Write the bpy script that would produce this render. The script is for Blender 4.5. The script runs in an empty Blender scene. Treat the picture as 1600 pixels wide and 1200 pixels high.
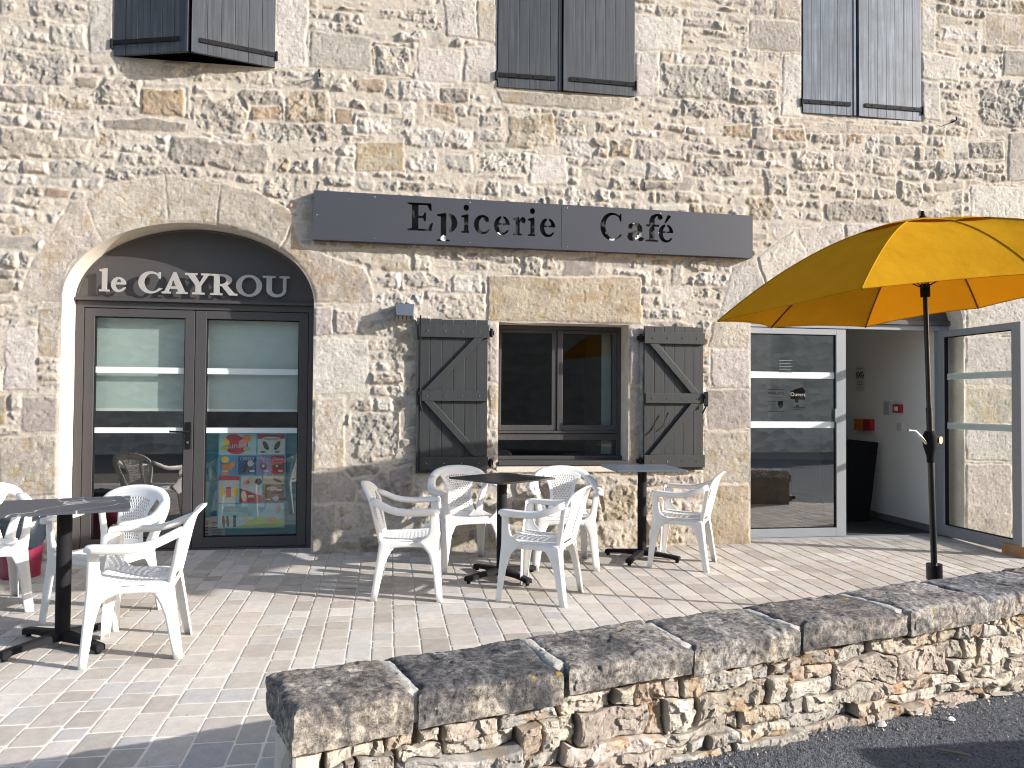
import bpy, bmesh, math, random
import numpy as np
from mathutils import Vector, Matrix

random.seed(7)
SC = bpy.context.scene
COL = SC.collection

# ------------------------------------------------------------------ camera
FPX, EYE = 1200.0, 1.27
YAW, PITCH, ROLL = math.radians(9.1), math.radians(1.35), 0.0075
WY = 6.58                       # the facade stands in the plane y = WY
SLOPE = 0.02                    # the terrace falls 2 % towards the road
_F0 = np.array([math.sin(YAW), math.cos(YAW), 0.]); _R0 = np.array([math.cos(YAW), -math.sin(YAW), 0.])
_U0 = np.array([0, 0, 1.])
CF = _F0*math.cos(PITCH) + _U0*math.sin(PITCH); _U1 = _U0*math.cos(PITCH) - _F0*math.sin(PITCH)
CR = _R0*math.cos(ROLL) + _U1*math.sin(ROLL); CU = _U1*math.cos(ROLL) - _R0*math.sin(ROLL)
CP = np.array([0, 0, EYE])
cam_d = bpy.data.cameras.new('camera'); cam = bpy.data.objects.new('camera', cam_d); COL.objects.link(cam)
cam_d.sensor_width = 36; cam_d.lens = 36*FPX/1600; cam_d.clip_end = 500; cam_d.clip_start = .05
m = Matrix.Identity(4)
for i in range(3):
    m[i][0] = CR[i]; m[i][1] = CU[i]; m[i][2] = -CF[i]; m[i][3] = CP[i]
cam.matrix_world = m
SC.camera = cam

# ------------------------------------------------------------------ sky, sun, exposure
SUN_AZ, SUN_EL = math.radians(68), math.radians(20)     # azimuth away from the facade normal, to the right
W = bpy.data.worlds.new('World'); SC.world = W; W.use_nodes = True
nt = W.node_tree; nt.nodes.clear()
out = nt.nodes.new('ShaderNodeOutputWorld'); bg = nt.nodes.new('ShaderNodeBackground'); sky = nt.nodes.new('ShaderNodeTexSky')
sky.sky_type = 'NISHITA'; sky.sun_disc = False; sky.sun_elevation = SUN_EL; sky.sun_rotation = math.pi - SUN_AZ
sky.air_density = 1.0; sky.dust_density = 1.5; sky.ozone_density = 1.0
bg.inputs[1].default_value = 0.15
nt.links.new(sky.outputs[0], bg.inputs[0]); nt.links.new(bg.outputs[0], out.inputs[0])
sd = bpy.data.lights.new('sun', 'SUN'); sd.energy = 5.0; sd.angle = math.radians(.55); sd.color = (1.0, .945, .885)
sun = bpy.data.objects.new('sun', sd); COL.objects.link(sun)
sdir = Vector((math.sin(SUN_AZ)*math.cos(SUN_EL), -math.cos(SUN_AZ)*math.cos(SUN_EL), math.sin(SUN_EL)))
sun.rotation_euler = sdir.to_track_quat('Z', 'Y').to_euler(); sun.location = (8, -4, 6)
SC.view_settings.view_transform = 'Standard'; SC.view_settings.look = 'None'
SC.view_settings.exposure = 0.9; SC.view_settings.gamma = 1
SC.view_settings.use_curve_mapping = False
SC.render.engine = 'CYCLES'; SC.cycles.max_bounces = 8; SC.cycles.transparent_max_bounces = 12
SC.cycles.pixel_filter_type = 'BLACKMAN_HARRIS'; SC.cycles.filter_width = 1.1

# ------------------------------------------------------------------ measuring helpers
def ray(px, py): return CF + CR*(px-800)/FPX - CU*(py-600)/FPX
def on(px, py, n, c):
    d = ray(px, py); n = np.array(n, float); return CP + d*(c - n@CP)/(n@d)
def W2(px, py, y=WY):            # point of a vertical plane y = const that shows at a pixel of the photo
    p = on(px, py, (0, 1, 0), y); return float(p[0]), float(p[2])
def gz(y): return -SLOPE*(WY-y) if y < WY else 0.0

# ------------------------------------------------------------------ naming helpers
def tag(o, label=None, cat=None, group=None, kind=None):
    if label: o['label'] = label
    if cat: o['category'] = cat
    if group: o['group'] = group
    if kind: o['kind'] = kind
    return o
def thing(name, label, cat, loc=(0, 0, 0), rz=0., group=None):
    o = bpy.data.objects.new(name, None); COL.objects.link(o); o.location = loc; o.rotation_euler = (0, 0, rz)
    o.empty_display_size = .1
    return tag(o, label, cat, group)
def link(name, me, parent=None, mats=()):
    me.name = name
    for mt in mats: me.materials.append(mt)
    o = bpy.data.objects.new(name, me); COL.objects.link(o)
    if parent: o.parent = parent
    return o
def copy_tree(o, parent=None):
    c = o.copy(); COL.objects.link(c)
    if parent: c.parent = parent
    for ch in list(o.children): copy_tree(ch, c)
    return c

class MB:
    """collects boxes, prisms, tubes and sweeps into one mesh, with a material index per face"""
    def __init__(s): s.v = []; s.f = []; s.mi = []; s.sm = []
    def add(s, vs, fs, mi=0, smooth=False):
        b = len(s.v); s.v += [tuple(map(float, p)) for p in vs]
        for f in fs: s.f.append([b+i for i in f]); s.mi.append(mi); s.sm.append(smooth)
        return s
    def box(s, x0, x1, y0, y1, z0, z1, mi=0):
        if x0 > x1: x0, x1 = x1, x0
        if y0 > y1: y0, y1 = y1, y0
        if z0 > z1: z0, z1 = z1, z0
        vs = [(x0, y0, z0), (x1, y0, z0), (x1, y1, z0), (x0, y1, z0), (x0, y0, z1), (x1, y0, z1), (x1, y1, z1), (x0, y1, z1)]
        return s.add(vs, [(0, 3, 2, 1), (4, 5, 6, 7), (0, 1, 5, 4), (1, 2, 6, 5), (2, 3, 7, 6), (3, 0, 4, 7)], mi)
    def obox(s, c, ax, ay, az, mi=0):           # oriented box: centre and three half axes
        c, ax, ay, az = map(Vector, (c, ax, ay, az)); vs = []
        for k in (-1, 1):
            for (i, j) in ((-1, -1), (1, -1), (1, 1), (-1, 1)): vs.append(c+ax*i+ay*j+az*k)
        return s.add(vs, [(0, 3, 2, 1), (4, 5, 6, 7), (0, 1, 5, 4), (1, 2, 6, 5), (2, 3, 7, 6), (3, 0, 4, 7)], mi)
    def pane(s, x0, x1, y, z0, z1, mi=0):
        return s.add([(x0, y, z0), (x1, y, z0), (x1, y, z1), (x0, y, z1)], [(0, 1, 2, 3)], mi)
    def bar(s, a, b, w, t, up=(0, 0, 1), mi=0):  # rectangular bar from a to b, width w across up, thickness t along up
        a, b, up = Vector(a), Vector(b), Vector(up); d = (b-a); L = d.length; d.normalize()
        sd_ = d.cross(up).normalized(); up = sd_.cross(d).normalized()
        return s.obox((a+b)/2, d*L/2, sd_*w/2, up*t/2, mi)
    def prism(s, poly, y0, y1, mi=0):           # polygon in x,z extruded along y
        n = len(poly); vs = [(p[0], y0, p[1]) for p in poly]+[(p[0], y1, p[1]) for p in poly]
        fs = [list(range(n)), list(range(2*n-1, n-1, -1))]+[(i, i+n, (i+1) % n+n, (i+1) % n) for i in range(n)]
        return s.add(vs, fs, mi)
    def tube(s, pts, r, n=12, mi=0, caps=True):
        pts = [Vector(p) for p in pts]; rr = r if isinstance(r, (list, tuple)) else [r]*len(pts)
        vs = []; fs = []
        for i, p in enumerate(pts):
            d = (pts[min(i+1, len(pts)-1)]-pts[max(i-1, 0)]).normalized()
            a = d.cross(Vector((0, 0, 1)) if abs(d.z) < .9 else Vector((1, 0, 0))).normalized(); b = d.cross(a)
            for k in range(n):
                t = 2*math.pi*k/n; vs.append(p+(a*math.cos(t)+b*math.sin(t))*rr[i])
        for i in range(len(pts)-1):
            for k in range(n): fs.append((i*n+k, i*n+(k+1) % n, (i+1)*n+(k+1) % n, (i+1)*n+k))
        s.add(vs, fs, mi, True)
        if caps:
            s.add(vs[:n], [list(range(n))], mi); s.add(vs[-n:], [list(range(n-1, -1, -1))], mi)
        return s
    def grid(s, rows, mi=0, skip=None, smooth=True, closed=False):
        nr, nc = len(rows), len(rows[0]); vs = [p for r in rows for p in r]; fs = []
        for i in range(nr-1):
            for j in range(nc-1 if not closed else nc):
                if skip and skip(i, j): continue
                k = (j+1) % nc
                fs.append((i*nc+j, i*nc+k, (i+1)*nc+k, (i+1)*nc+j))
        return s.add(vs, fs, mi, smooth)
    def build(s, name, mats, parent=None, bevel=0, solid=0, sub=0, weld=False):
        me = bpy.data.meshes.new(name); me.from_pydata(s.v, [], s.f)
        me.polygons.foreach_set('material_index', s.mi); me.polygons.foreach_set('use_smooth', s.sm)
        me.update()
        bm = bmesh.new(); bm.from_mesh(me)
        if weld: bmesh.ops.remove_doubles(bm, verts=bm.verts, dist=1e-5)
        bmesh.ops.recalc_face_normals(bm, faces=bm.faces)
        bm.to_mesh(me); bm.free()
        if not isinstance(mats, (list, tuple)): mats = [mats]
        o = link(name, me, parent, mats)
        if sub:
            q = o.modifiers.new('sub', 'SUBSURF'); q.levels = sub; q.render_levels = sub
        if solid:
            q = o.modifiers.new('solid', 'SOLIDIFY'); q.thickness = solid; q.offset = 0
        if bevel:
            q = o.modifiers.new('bevel', 'BEVEL'); q.width = bevel; q.segments = 2; q.limit_method = 'ANGLE'
        return o

# ------------------------------------------------------------------ materials
def new_mat(name):
    mt = bpy.data.materials.new(name); mt.use_nodes = True; t = mt.node_tree
    return mt, t, t.nodes['Principled BSDF']
def node(t, typ, **kw):
    n = t.nodes.new(typ)
    for k, v in kw.items():
        if k.startswith('i_'): n.inputs[int(k[2:]) if k[2:].isdigit() else k[2:].replace('_', ' ')].default_value = v
        else: setattr(n, k, v)
    return n
def noise(t, scale, detail=4, rough=.6, coord='Object'):
    tc = node(t, 'ShaderNodeTexCoord'); n = node(t, 'ShaderNodeTexNoise'); n.inputs['Scale'].default_value = scale
    n.inputs['Detail'].default_value = detail; n.inputs['Roughness'].default_value = rough
    t.links.new(tc.outputs[coord], n.inputs['Vector']); return n
def ramp(t, src, a, b, c0, c1):
    r = node(t, 'ShaderNodeValToRGB'); r.color_ramp.elements[0].position = a; r.color_ramp.elements[1].position = b
    r.color_ramp.elements[0].color = (*c0, 1) if len(c0) == 3 else c0; r.color_ramp.elements[1].color = (*c1, 1) if len(c1) == 3 else c1
    t.links.new(src, r.inputs[0]); return r
def mix(t, typ, fac, a, b):
    n = node(t, 'ShaderNodeMix', data_type='RGBA', blend_type=typ)
    for k, v in ((0, fac), (6, a), (7, b)):
        if hasattr(v, 'is_output'): t.links.new(v, n.inputs[k])
        elif k == 0: n.inputs[0].default_value = v
        else: n.inputs[k].default_value = (*v, 1)
    return n.outputs[2]
def bump(t, p, src, strength, dist, prev=None):
    b = node(t, 'ShaderNodeBump'); b.inputs['Strength'].default_value = strength; b.inputs['Distance'].default_value = dist
    t.links.new(src, b.inputs['Height'])
    if prev is not None: t.links.new(prev, b.inputs['Normal'])
    t.links.new(b.outputs[0], p.inputs['Normal']); return b.outputs[0]
def plain(name, col, rough=.5, metal=0., var=.08, vscale=6, bmp=.0, bscale=60, spec=.5):
    mt, t, p = new_mat(name)
    n = noise(t, vscale, 5)
    lo = tuple(c*(1-var) for c in col); hi = tuple(min(1, c*(1+var)) for c in col)
    r = ramp(t, n.outputs[0], .3, .7, lo, hi); t.links.new(r.outputs[0], p.inputs['Base Color'])
    p.inputs['Roughness'].default_value = rough; p.inputs['Metallic'].default_value = metal
    p.inputs['Specular IOR Level'].default_value = spec
    if bmp: bump(t, p, noise(t, bscale, 4).outputs[0], bmp, .002)
    return mt
def attr_stone(name, rough=.9, fine=260, fs=.8, dist=.004, var=.18, mid=38):
    mt, t, p = new_mat(name); a = node(t, 'ShaderNodeAttribute', attribute_name='Col')
    n1 = noise(t, mid, 6, .7); n2 = noise(t, fine, 3, .7)
    r = ramp(t, n1.outputs[0], .28, .72, (1-var*1.6,)*3, (1+var*.4,)*3)
    c = mix(t, 'MULTIPLY', 1., a.outputs['Color'], r.outputs[0])
    r2 = ramp(t, n2.outputs[0], .3, .7, (1-var, 1-var, 1-var), (1, 1, 1))
    c = mix(t, 'MULTIPLY', 1., c, r2.outputs[0])
    t.links.new(c, p.inputs['Base Color']); p.inputs['Roughness'].default_value = rough
    p.inputs['Specular IOR Level'].default_value = .25
    b = bump(t, p, n1.outputs[0], fs*.7, dist*2); b = bump(t, p, noise(t, 95, 5, .75).outputs[0], fs*.8, dist*1.5, b); bump(t, p, n2.outputs[0], fs, dist, b)
    return mt
M_WALL = attr_stone('rubble_limestone')
M_DRY = attr_stone('dry_limestone', fs=.8)
M_PAVE = attr_stone('tumbled_paving', rough=.8, fine=150, fs=.30, dist=.002, var=.13, mid=16)
M_REVEAL = plain('dressed_reveal', (.56, .51, .44), .9, var=.12, vscale=9, bmp=.5, bscale=120)
def coping_mat():
    mt, t, p = new_mat('lichened_coping'); a = node(t, 'ShaderNodeAttribute', attribute_name='Col')
    n1 = noise(t, 9, 8, .72); n2 = noise(t, 45, 6, .75); n3 = noise(t, 3.2, 5, .6)
    dark = ramp(t, n1.outputs[0], .40, .62, (.48, .48, .50), (1.10, 1.08, 1.06))
    c = mix(t, 'MULTIPLY', 1., a.outputs['Color'], dark.outputs[0])
    sp = ramp(t, n2.outputs[0], .38, .64, (.30, .30, .31), (1.45, 1.43, 1.4))
    c = mix(t, 'MULTIPLY', 1., c, sp.outputs[0])
    wh = ramp(t, noise(t, 6.3, 9, .75).outputs[0], .62, .68, (0, 0, 0), (1, 1, 1))
    c = mix(t, 'MIX', wh.outputs[0], c, (.55, .55, .53))
    bl = ramp(t, noise(t, 4.2, 7, .7).outputs[0], .52, .60, (0, 0, 0), (1, 1, 1)); c = mix(t, 'MIX', mix(t, 'MULTIPLY', 1., bl.outputs[0], (.75, .75, .75)), c, (.055, .055, .058))
    ye = ramp(t, noise(t, 11, 6, .6).outputs[0], .66, .70, (0, 0, 0), (1, 1, 1))
    c = mix(t, 'MIX', ye.outputs[0], c, (.30, .22, .05))
    t.links.new(c, p.inputs['Base Color']); p.inputs['Roughness'].default_value = .95
    p.inputs['Specular IOR Level'].default_value = .2
    b = bump(t, p, n2.outputs[0], .9, .008); bump(t, p, noise(t, 170, 4, .7).outputs[0], .7, .004, b)
    return mt
M_COPE = coping_mat()
def gravel_mat():
    mt, t, p = new_mat('chipped_asphalt'); tc = node(t, 'ShaderNodeTexCoord')
    v = node(t, 'ShaderNodeTexVoronoi'); v.inputs['Scale'].default_value = 160; t.links.new(tc.outputs['Object'], v.inputs['Vector'])
    sp = node(t, 'ShaderNodeSeparateColor'); t.links.new(v.outputs['Color'], sp.inputs[0])
    r = ramp(t, sp.outputs[0], 0, 1, (.028, .033, .040), (.125, .135, .155))
    n = noise(t, 3, 4); r2 = ramp(t, n.outputs[0], .3, .7, (.75, .75, .75), (1.1, 1.1, 1.1))
    t.links.new(mix(t, 'MULTIPLY', 1., r.outputs[0], r2.outputs[0]), p.inputs['Base Color'])
    p.inputs['Roughness'].default_value = .75
    inv = node(t, 'ShaderNodeMath', operation='SUBTRACT'); inv.inputs[0].default_value = 1; t.links.new(v.outputs['Distance'], inv.inputs[1])
    bump(t, p, inv.outputs[0], 1., .006)
    return mt
M_ROAD = gravel_mat()
M_MORTAR = plain('joint_mortar', (.68, .635, .56), .95, var=.06, vscale=8, bmp=.4, bscale=150)
M_DOOR = plain('anthracite_aluminium', (.055, .052, .054), .42, .0, var=.04, bmp=.08, bscale=500)
M_PANEL = plain('anthracite_panel', (.060, .056, .057), .5, .0, var=.05, bmp=.1, bscale=500)
M_ALU = plain('grey_aluminium', (.25, .265, .29), .42, .0, var=.03, bmp=.05, bscale=500)
M_BLACK = plain('black_gasket', (.010, .010, .011), .8, spec=.1)
M_SIGN = plain('slate_grey_sheet', (.042, .045, .058), .5, .0, var=.05, vscale=1.5, bmp=.04, bscale=300)
M_LETTER = plain('brushed_letter_metal', (.40, .385, .37), .45, .3, var=.05, vscale=20)
M_IRON = plain('black_iron', (.010, .010, .012), .75, .0, bmp=.2, bscale=90, spec=.2)
M_PARASOLPOLE = plain('black_pole_paint', (.012, .012, .014), .25, .2)
M_CHROME = plain('polished_steel', (.75, .75, .75), .15, 1.0)
M_PLASTIC = plain('white_resin', (.76, .755, .74), .38, var=.045, vscale=7, bmp=.05, bscale=200)
M_TABLE = None
def wood_mat(name, base, worn, streak):
    mt, t, p = new_mat(name); tc = node(t, 'ShaderNodeTexCoord'); mp = node(t, 'ShaderNodeMapping')
    mp.inputs['Scale'].default_value = (42, 42, 1.6); t.links.new(tc.outputs['Object'], mp.inputs[0])
    n = node(t, 'ShaderNodeTexNoise'); n.inputs['Scale'].default_value = 1.; n.inputs['Detail'].default_value = 7; n.inputs['Roughness'].default_value = .65
    t.links.new(mp.outputs[0], n.inputs['Vector'])
    g = ramp(t, n.outputs[0], .35, .68, base, worn)
    n2 = noise(t, 2.2, 4); f = ramp(t, n2.outputs[0], .35, .65, (1-streak,)*3, (1, 1, 1))
    c = mix(t, 'MIX', f.outputs[0], base, g.outputs[0]); t.links.new(c, p.inputs['Base Color'])
    p.inputs['Roughness'].default_value = .55
    bump(t, p, n.outputs[0], .35, .002); return mt
M_SHUT = wood_mat('painted_shutter_wood', (.022, .025, .027), (.034, .037, .040), .5)
M_SHUTUP = wood_mat('weathered_shutter_wood', (.024, .028, .034), (.068, .078, .092), .6)
M_SHUTFADE = wood_mat('faded_shutter_wood', (.045, .057, .075), (.19, .24, .31), .8)
def glass_mat(name, tint, refl=1.0, base=.22):
    mt = bpy.data.materials.new(name); mt.use_nodes = True; t = mt.node_tree; t.nodes.clear()
    o = node(t, 'ShaderNodeOutputMaterial'); mx = node(t, 'ShaderNodeMixShader'); tr = node(t, 'ShaderNodeBsdfTransparent'); gl = node(t, 'ShaderNodeBsdfGlossy')
    tr.inputs[0].default_value = (*tint, 1); gl.inputs['Roughness'].default_value = .01; gl.inputs[0].default_value = (refl, refl, refl, 1)
    lw_ = node(t, 'ShaderNodeLayerWeight'); lw_.inputs[0].default_value = .5
    pw_ = node(t, 'ShaderNodeMath', operation='POWER'); t.links.new(lw_.outputs['Facing'], pw_.inputs[0]); pw_.inputs[1].default_value = 4.
    ma = node(t, 'ShaderNodeMath', operation='MULTIPLY_ADD'); t.links.new(pw_.outputs[0], ma.inputs[0]); ma.inputs[1].default_value = .8; ma.inputs[2].default_value = base
    t.links.new(ma.outputs[0], mx.inputs[0]); t.links.new(tr.outputs[0], mx.inputs[1]); t.links.new(gl.outputs[0], mx.inputs[2]); t.links.new(mx.outputs[0], o.inputs[0])
    return mt
M_GLASS = glass_mat('window_glass', (.80, .86, .83))
M_GLASSP = glass_mat('poster_door_glass', (.86, .90, .88), 1., .09)
M_GLASSR = glass_mat('reflective_glass', (.80, .86, .83), 1., .34)
M_GLASSK = glass_mat('dark_window_glass', (.7, .75, .73), 1., .05)
M_GLASSD = glass_mat('clear_glass', (.90, .93, .92), 1., .05)
M_VINYL = plain('frosted_vinyl', (.62, .68, .68), .6, var=.02)
M_BLIND = plain('pale_roller_blind', (.48, .56, .55), .8, var=.04, vscale=2)
M_WHITE = plain('white_paint', (.84, .83, .80), .7, var=.02, vscale=1)
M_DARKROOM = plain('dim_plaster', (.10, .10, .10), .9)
M_MAT = plain('charcoal_doormat', (.025, .025, .026), .95, bmp=.5, bscale=200)
M_SKIRT = plain('grey_skirting_tile', (.18, .17, .16), .6)
M_RED = plain('signal_red', (.42, .02, .03), .5)
M_ORANGE = plain('signal_orange', (.70, .18, .02), .5)
M_WOOD = plain('pine_block', (.36, .20, .10), .7, var=.2, vscale=14, bmp=.3)
M_MAGENTA = plain('magenta_plastic', (.17, .010, .04), .4)
M_BAG = plain('black_bin_liner', (.02, .026, .035), .25, bmp=1., bscale=30)
def C(name, col, rough=.6): return plain(name, col, rough, var=.03)

# ------------------------------------------------------------------ numpy noise
def _h(ix, iz, seed):
    n = (ix.astype(np.int64)*374761393 + iz.astype(np.int64)*668265263 + seed*982451653) & 0x7fffffff
    n = ((n ^ (n >> 13))*1274126177) & 0x7fffffff
    n = ((n ^ (n >> 16))*1911520717) & 0x7fffffff
    return ((n ^ (n >> 15)) & 0xffffff)/float(0xffffff)
def vn(x, z, s, seed=0):
    x = x/s; z = z/s; ix = np.floor(x); iz = np.floor(z); fx = x-ix; fz = z-iz
    fx = fx*fx*(3-2*fx); fz = fz*fz*(3-2*fz)
    a = _h(ix, iz, seed); b = _h(ix+1, iz, seed); c = _h(ix, iz+1, seed); d = _h(ix+1, iz+1, seed)
    return (a*(1-fx)+b*fx)*(1-fz)+(c*(1-fx)+d*fx)*fz-.5      # -.5 .. .5
def fbm(x, z, s, seed=0, o=3):
    r = 0; a = 1
    for k in range(o): r = r+vn(x, z, s, seed+k*17)*a; s = s*.5; a *= .5
    return r
def facets(x, z, s, seed=0):
    """broken-rock relief: nearest cell carries its own tilted plane"""
    X = x/s; Z = z/s; ix = np.floor(X); iz = np.floor(Z)
    best = np.full(X.shape, 9.); hh = np.zeros(X.shape)
    for i in (-1, 0, 1):
        for j in (-1, 0, 1):
            cx = ix+i; cz = iz+j; px = cx+_h(cx, cz, seed+1); pz = cz+_h(cx, cz, seed+2)
            d = (X-px)**2+(Z-pz)**2; mk = d < best
            hv = (X-px)*(_h(cx, cz, seed+3)-.5)*1.8+(Z-pz)*(_h(cx, cz, seed+4)-.5)*1.8+(_h(cx, cz, seed+5)-.5)*.8
            best = np.where(mk, d, best); hh = np.where(mk, hv, hh)
    return hh
def sstep(a, b, x):
    t = np.clip((x-a)/(b-a), 0, 1); return t*t*(3-2*t)
def grid_mesh(name, V, nr, nc, keep=None, col=None, smooth=True):
    """V: (nr*nc,3) array; builds quads fast"""
    i = np.arange(nr-1)[:, None]*nc+np.arange(nc-1)[None, :]
    q = np.stack([i, i+1, i+nc+1, i+nc], -1).reshape(-1, 4)
    if keep is not None: q = q[keep.reshape(-1)]
    used = np.zeros(len(V), bool); used[q.reshape(-1)] = True
    idx = np.cumsum(used)-1; V = V[used]; q = idx[q]
    if col is not None: col = col[used]
    me = bpy.data.meshes.new(name); me.vertices.add(len(V)); me.vertices.foreach_set('co', V.astype(np.float32).reshape(-1))
    me.loops.add(len(q)*4); me.loops.foreach_set('vertex_index', q.astype(np.int32).reshape(-1))
    me.polygons.add(len(q)); me.polygons.foreach_set('loop_start', np.arange(0, len(q)*4, 4, dtype=np.int32))
    me.update(calc_edges=True); me.validate()
    me.polygons.foreach_set('use_smooth', np.full(len(me.polygons), smooth))
    if col is not None: set_col(me, col)
    return me
def set_col(me, col):
    a = me.color_attributes.new('Col', 'FLOAT_COLOR', 'POINT')
    c = np.ones((len(col), 4), np.float32); c[:, :3] = col; a.data.foreach_set('color', c.reshape(-1))

# ================================================================== THE STONE FACADE
house = thing('stone_building', 'pale rubble limestone building with two arched glazed doorways and dark shuttered windows', 'building', (1.4, WY, 0))
def HB(o):                        # parent to the house while keeping world coordinates
    o.parent = house; o.matrix_parent_inverse = Matrix.Translation((-1.4, -WY, 0)); return o
ARC = [(-1.600, 2.07, .974, .645), (4.350, 2.03, 1.088, .64)]       # centre x, springing z, half width, rise
RECT = [(.935, 2.103, .700, 1.965), (-2.225, -.970, 4.040, 5.75), (.900, 2.150, 4.018, 5.75), (3.770, 5.000, 3.985, 5.75)]

def axis(lo, f0, f1, hi, fine, coarse):
    return np.concatenate([np.arange(lo, f0, coarse), np.arange(f0, f1, fine), np.arange(f1, hi+.001, coarse)])
xs = axis(-7.0, -3.25, 6.95, 11.0, .0086, .035); zs = axis(-.15, -.03, 5.32, 7.0, .0086, .035)
for c, s_, a, b in ARC:
    for e in (c-a, c+a): xs[np.argmin(abs(xs-e))] = e
for x0, x1, z0, z1 in RECT:
    for e in (x0, x1): xs[np.argmin(abs(xs-e))] = e
    for e in (z0, z1): zs[np.argmin(abs(zs-e))] = e
X, Z = np.meshgrid(xs, zs)
# --- coursed rubble: a guillotine layout, coarse bands split into courses and stones
rects = []
def courses(x0, x1, z0, z1):
    h = z1-z0
    if h > .14 and random.random() < (.72 if (x1-x0) > .26 else .35):
        n = 2 if h < .22 else random.choice((2, 2, 3)); cuts = sorted([0, 1]+[(k+random.uniform(-.22, .22))/n for k in range(1, n)])
        for a, b in zip(cuts, cuts[1:]):
            x = x0
            while x < x1-.03:
                w = random.choice((random.uniform(.08, .18), random.uniform(.14, .30), random.uniform(.22, .42)))
                w = min(w, x1-x); w = w if x1-x-w > .05 else x1-x
                rects.append((x, x+w, z0+a*h, z0+b*h)); x += w
    else: rects.append((x0, x1, z0, z1))
z = -.15
while z < 7.0:
    bh = random.uniform(.15, .27); x = -7.0-random.random()*.3
    while x < 11.0:
        w = random.choice((random.uniform(.14, .3), random.uniform(.25, .5), random.uniform(.4, .9))); courses(x, x+w, z, z+bh); x += w
    z += bh
wxx = X+fbm(X, Z, .35, 3)*.055+fbm(X, Z, .06, 5, 2)*.020
wzz = Z+fbm(X, Z, .55, 11)*.060+fbm(X, Z, .07, 15, 2)*.020
SD = np.full(X.shape, -.05); ID = np.zeros(X.shape, np.int32); KN = np.zeros(X.shape, np.int8)
pal = {'b': (.52, .47, .40), 'g': (.44, .42, .385), 'w': (.59, .57, .535), 'y': (.46, .395, .29), 'o': (.46, .34, .23), 'p': (.48, .435, .405), 'd': (.35, .325, .29), 'c': (.53, .485, .415)}
info = [dict(c='b', k=0)]
def weights(): return random.choices('bgwyopdc', (26, 24, 18, 3, 1, 12, 5, 14))[0]
def rsd(px, pz, x0, x1, z0, z1, r):
    cx, cz = (x0+x1)/2, (z0+z1)/2; qx = abs(px-cx)-(x1-x0)/2+r; qz = abs(pz-cz)-(z1-z0)/2+r
    return -(np.minimum(np.maximum(qx, qz), 0)+np.hypot(np.maximum(qx, 0), np.maximum(qz, 0))-r)
def window_of(x0, x1, z0, z1, mg):
    i0, i1 = np.searchsorted(xs, (x0-mg, x1+mg)); j0, j1 = np.searchsorted(zs, (z0-mg, z1+mg)); return slice(j0, j1), slice(i0, i1)
for (x0, x1, z0, z1) in rects:
    sl = window_of(x0, x1, z0, z1, .08)
    if SD[sl].size == 0: continue
    g = random.uniform(.004, .017); r = random.uniform(.008, .03)
    r = min(r, (x1-x0)/2.2, (z1-z0)/2.2)
    s_ = rsd(wxx[sl], wzz[sl], x0+g, x1-g, z0+g, z1-g, r)
    mk = s_ > SD[sl]; info.append(dict(c=weights(), k=0, big=(x1-x0)*(z1-z0)))
    SD[sl] = np.where(mk, s_, SD[sl]); ID[sl] = np.where(mk & (s_ > -.01), len(info)-1, ID[sl])
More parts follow.
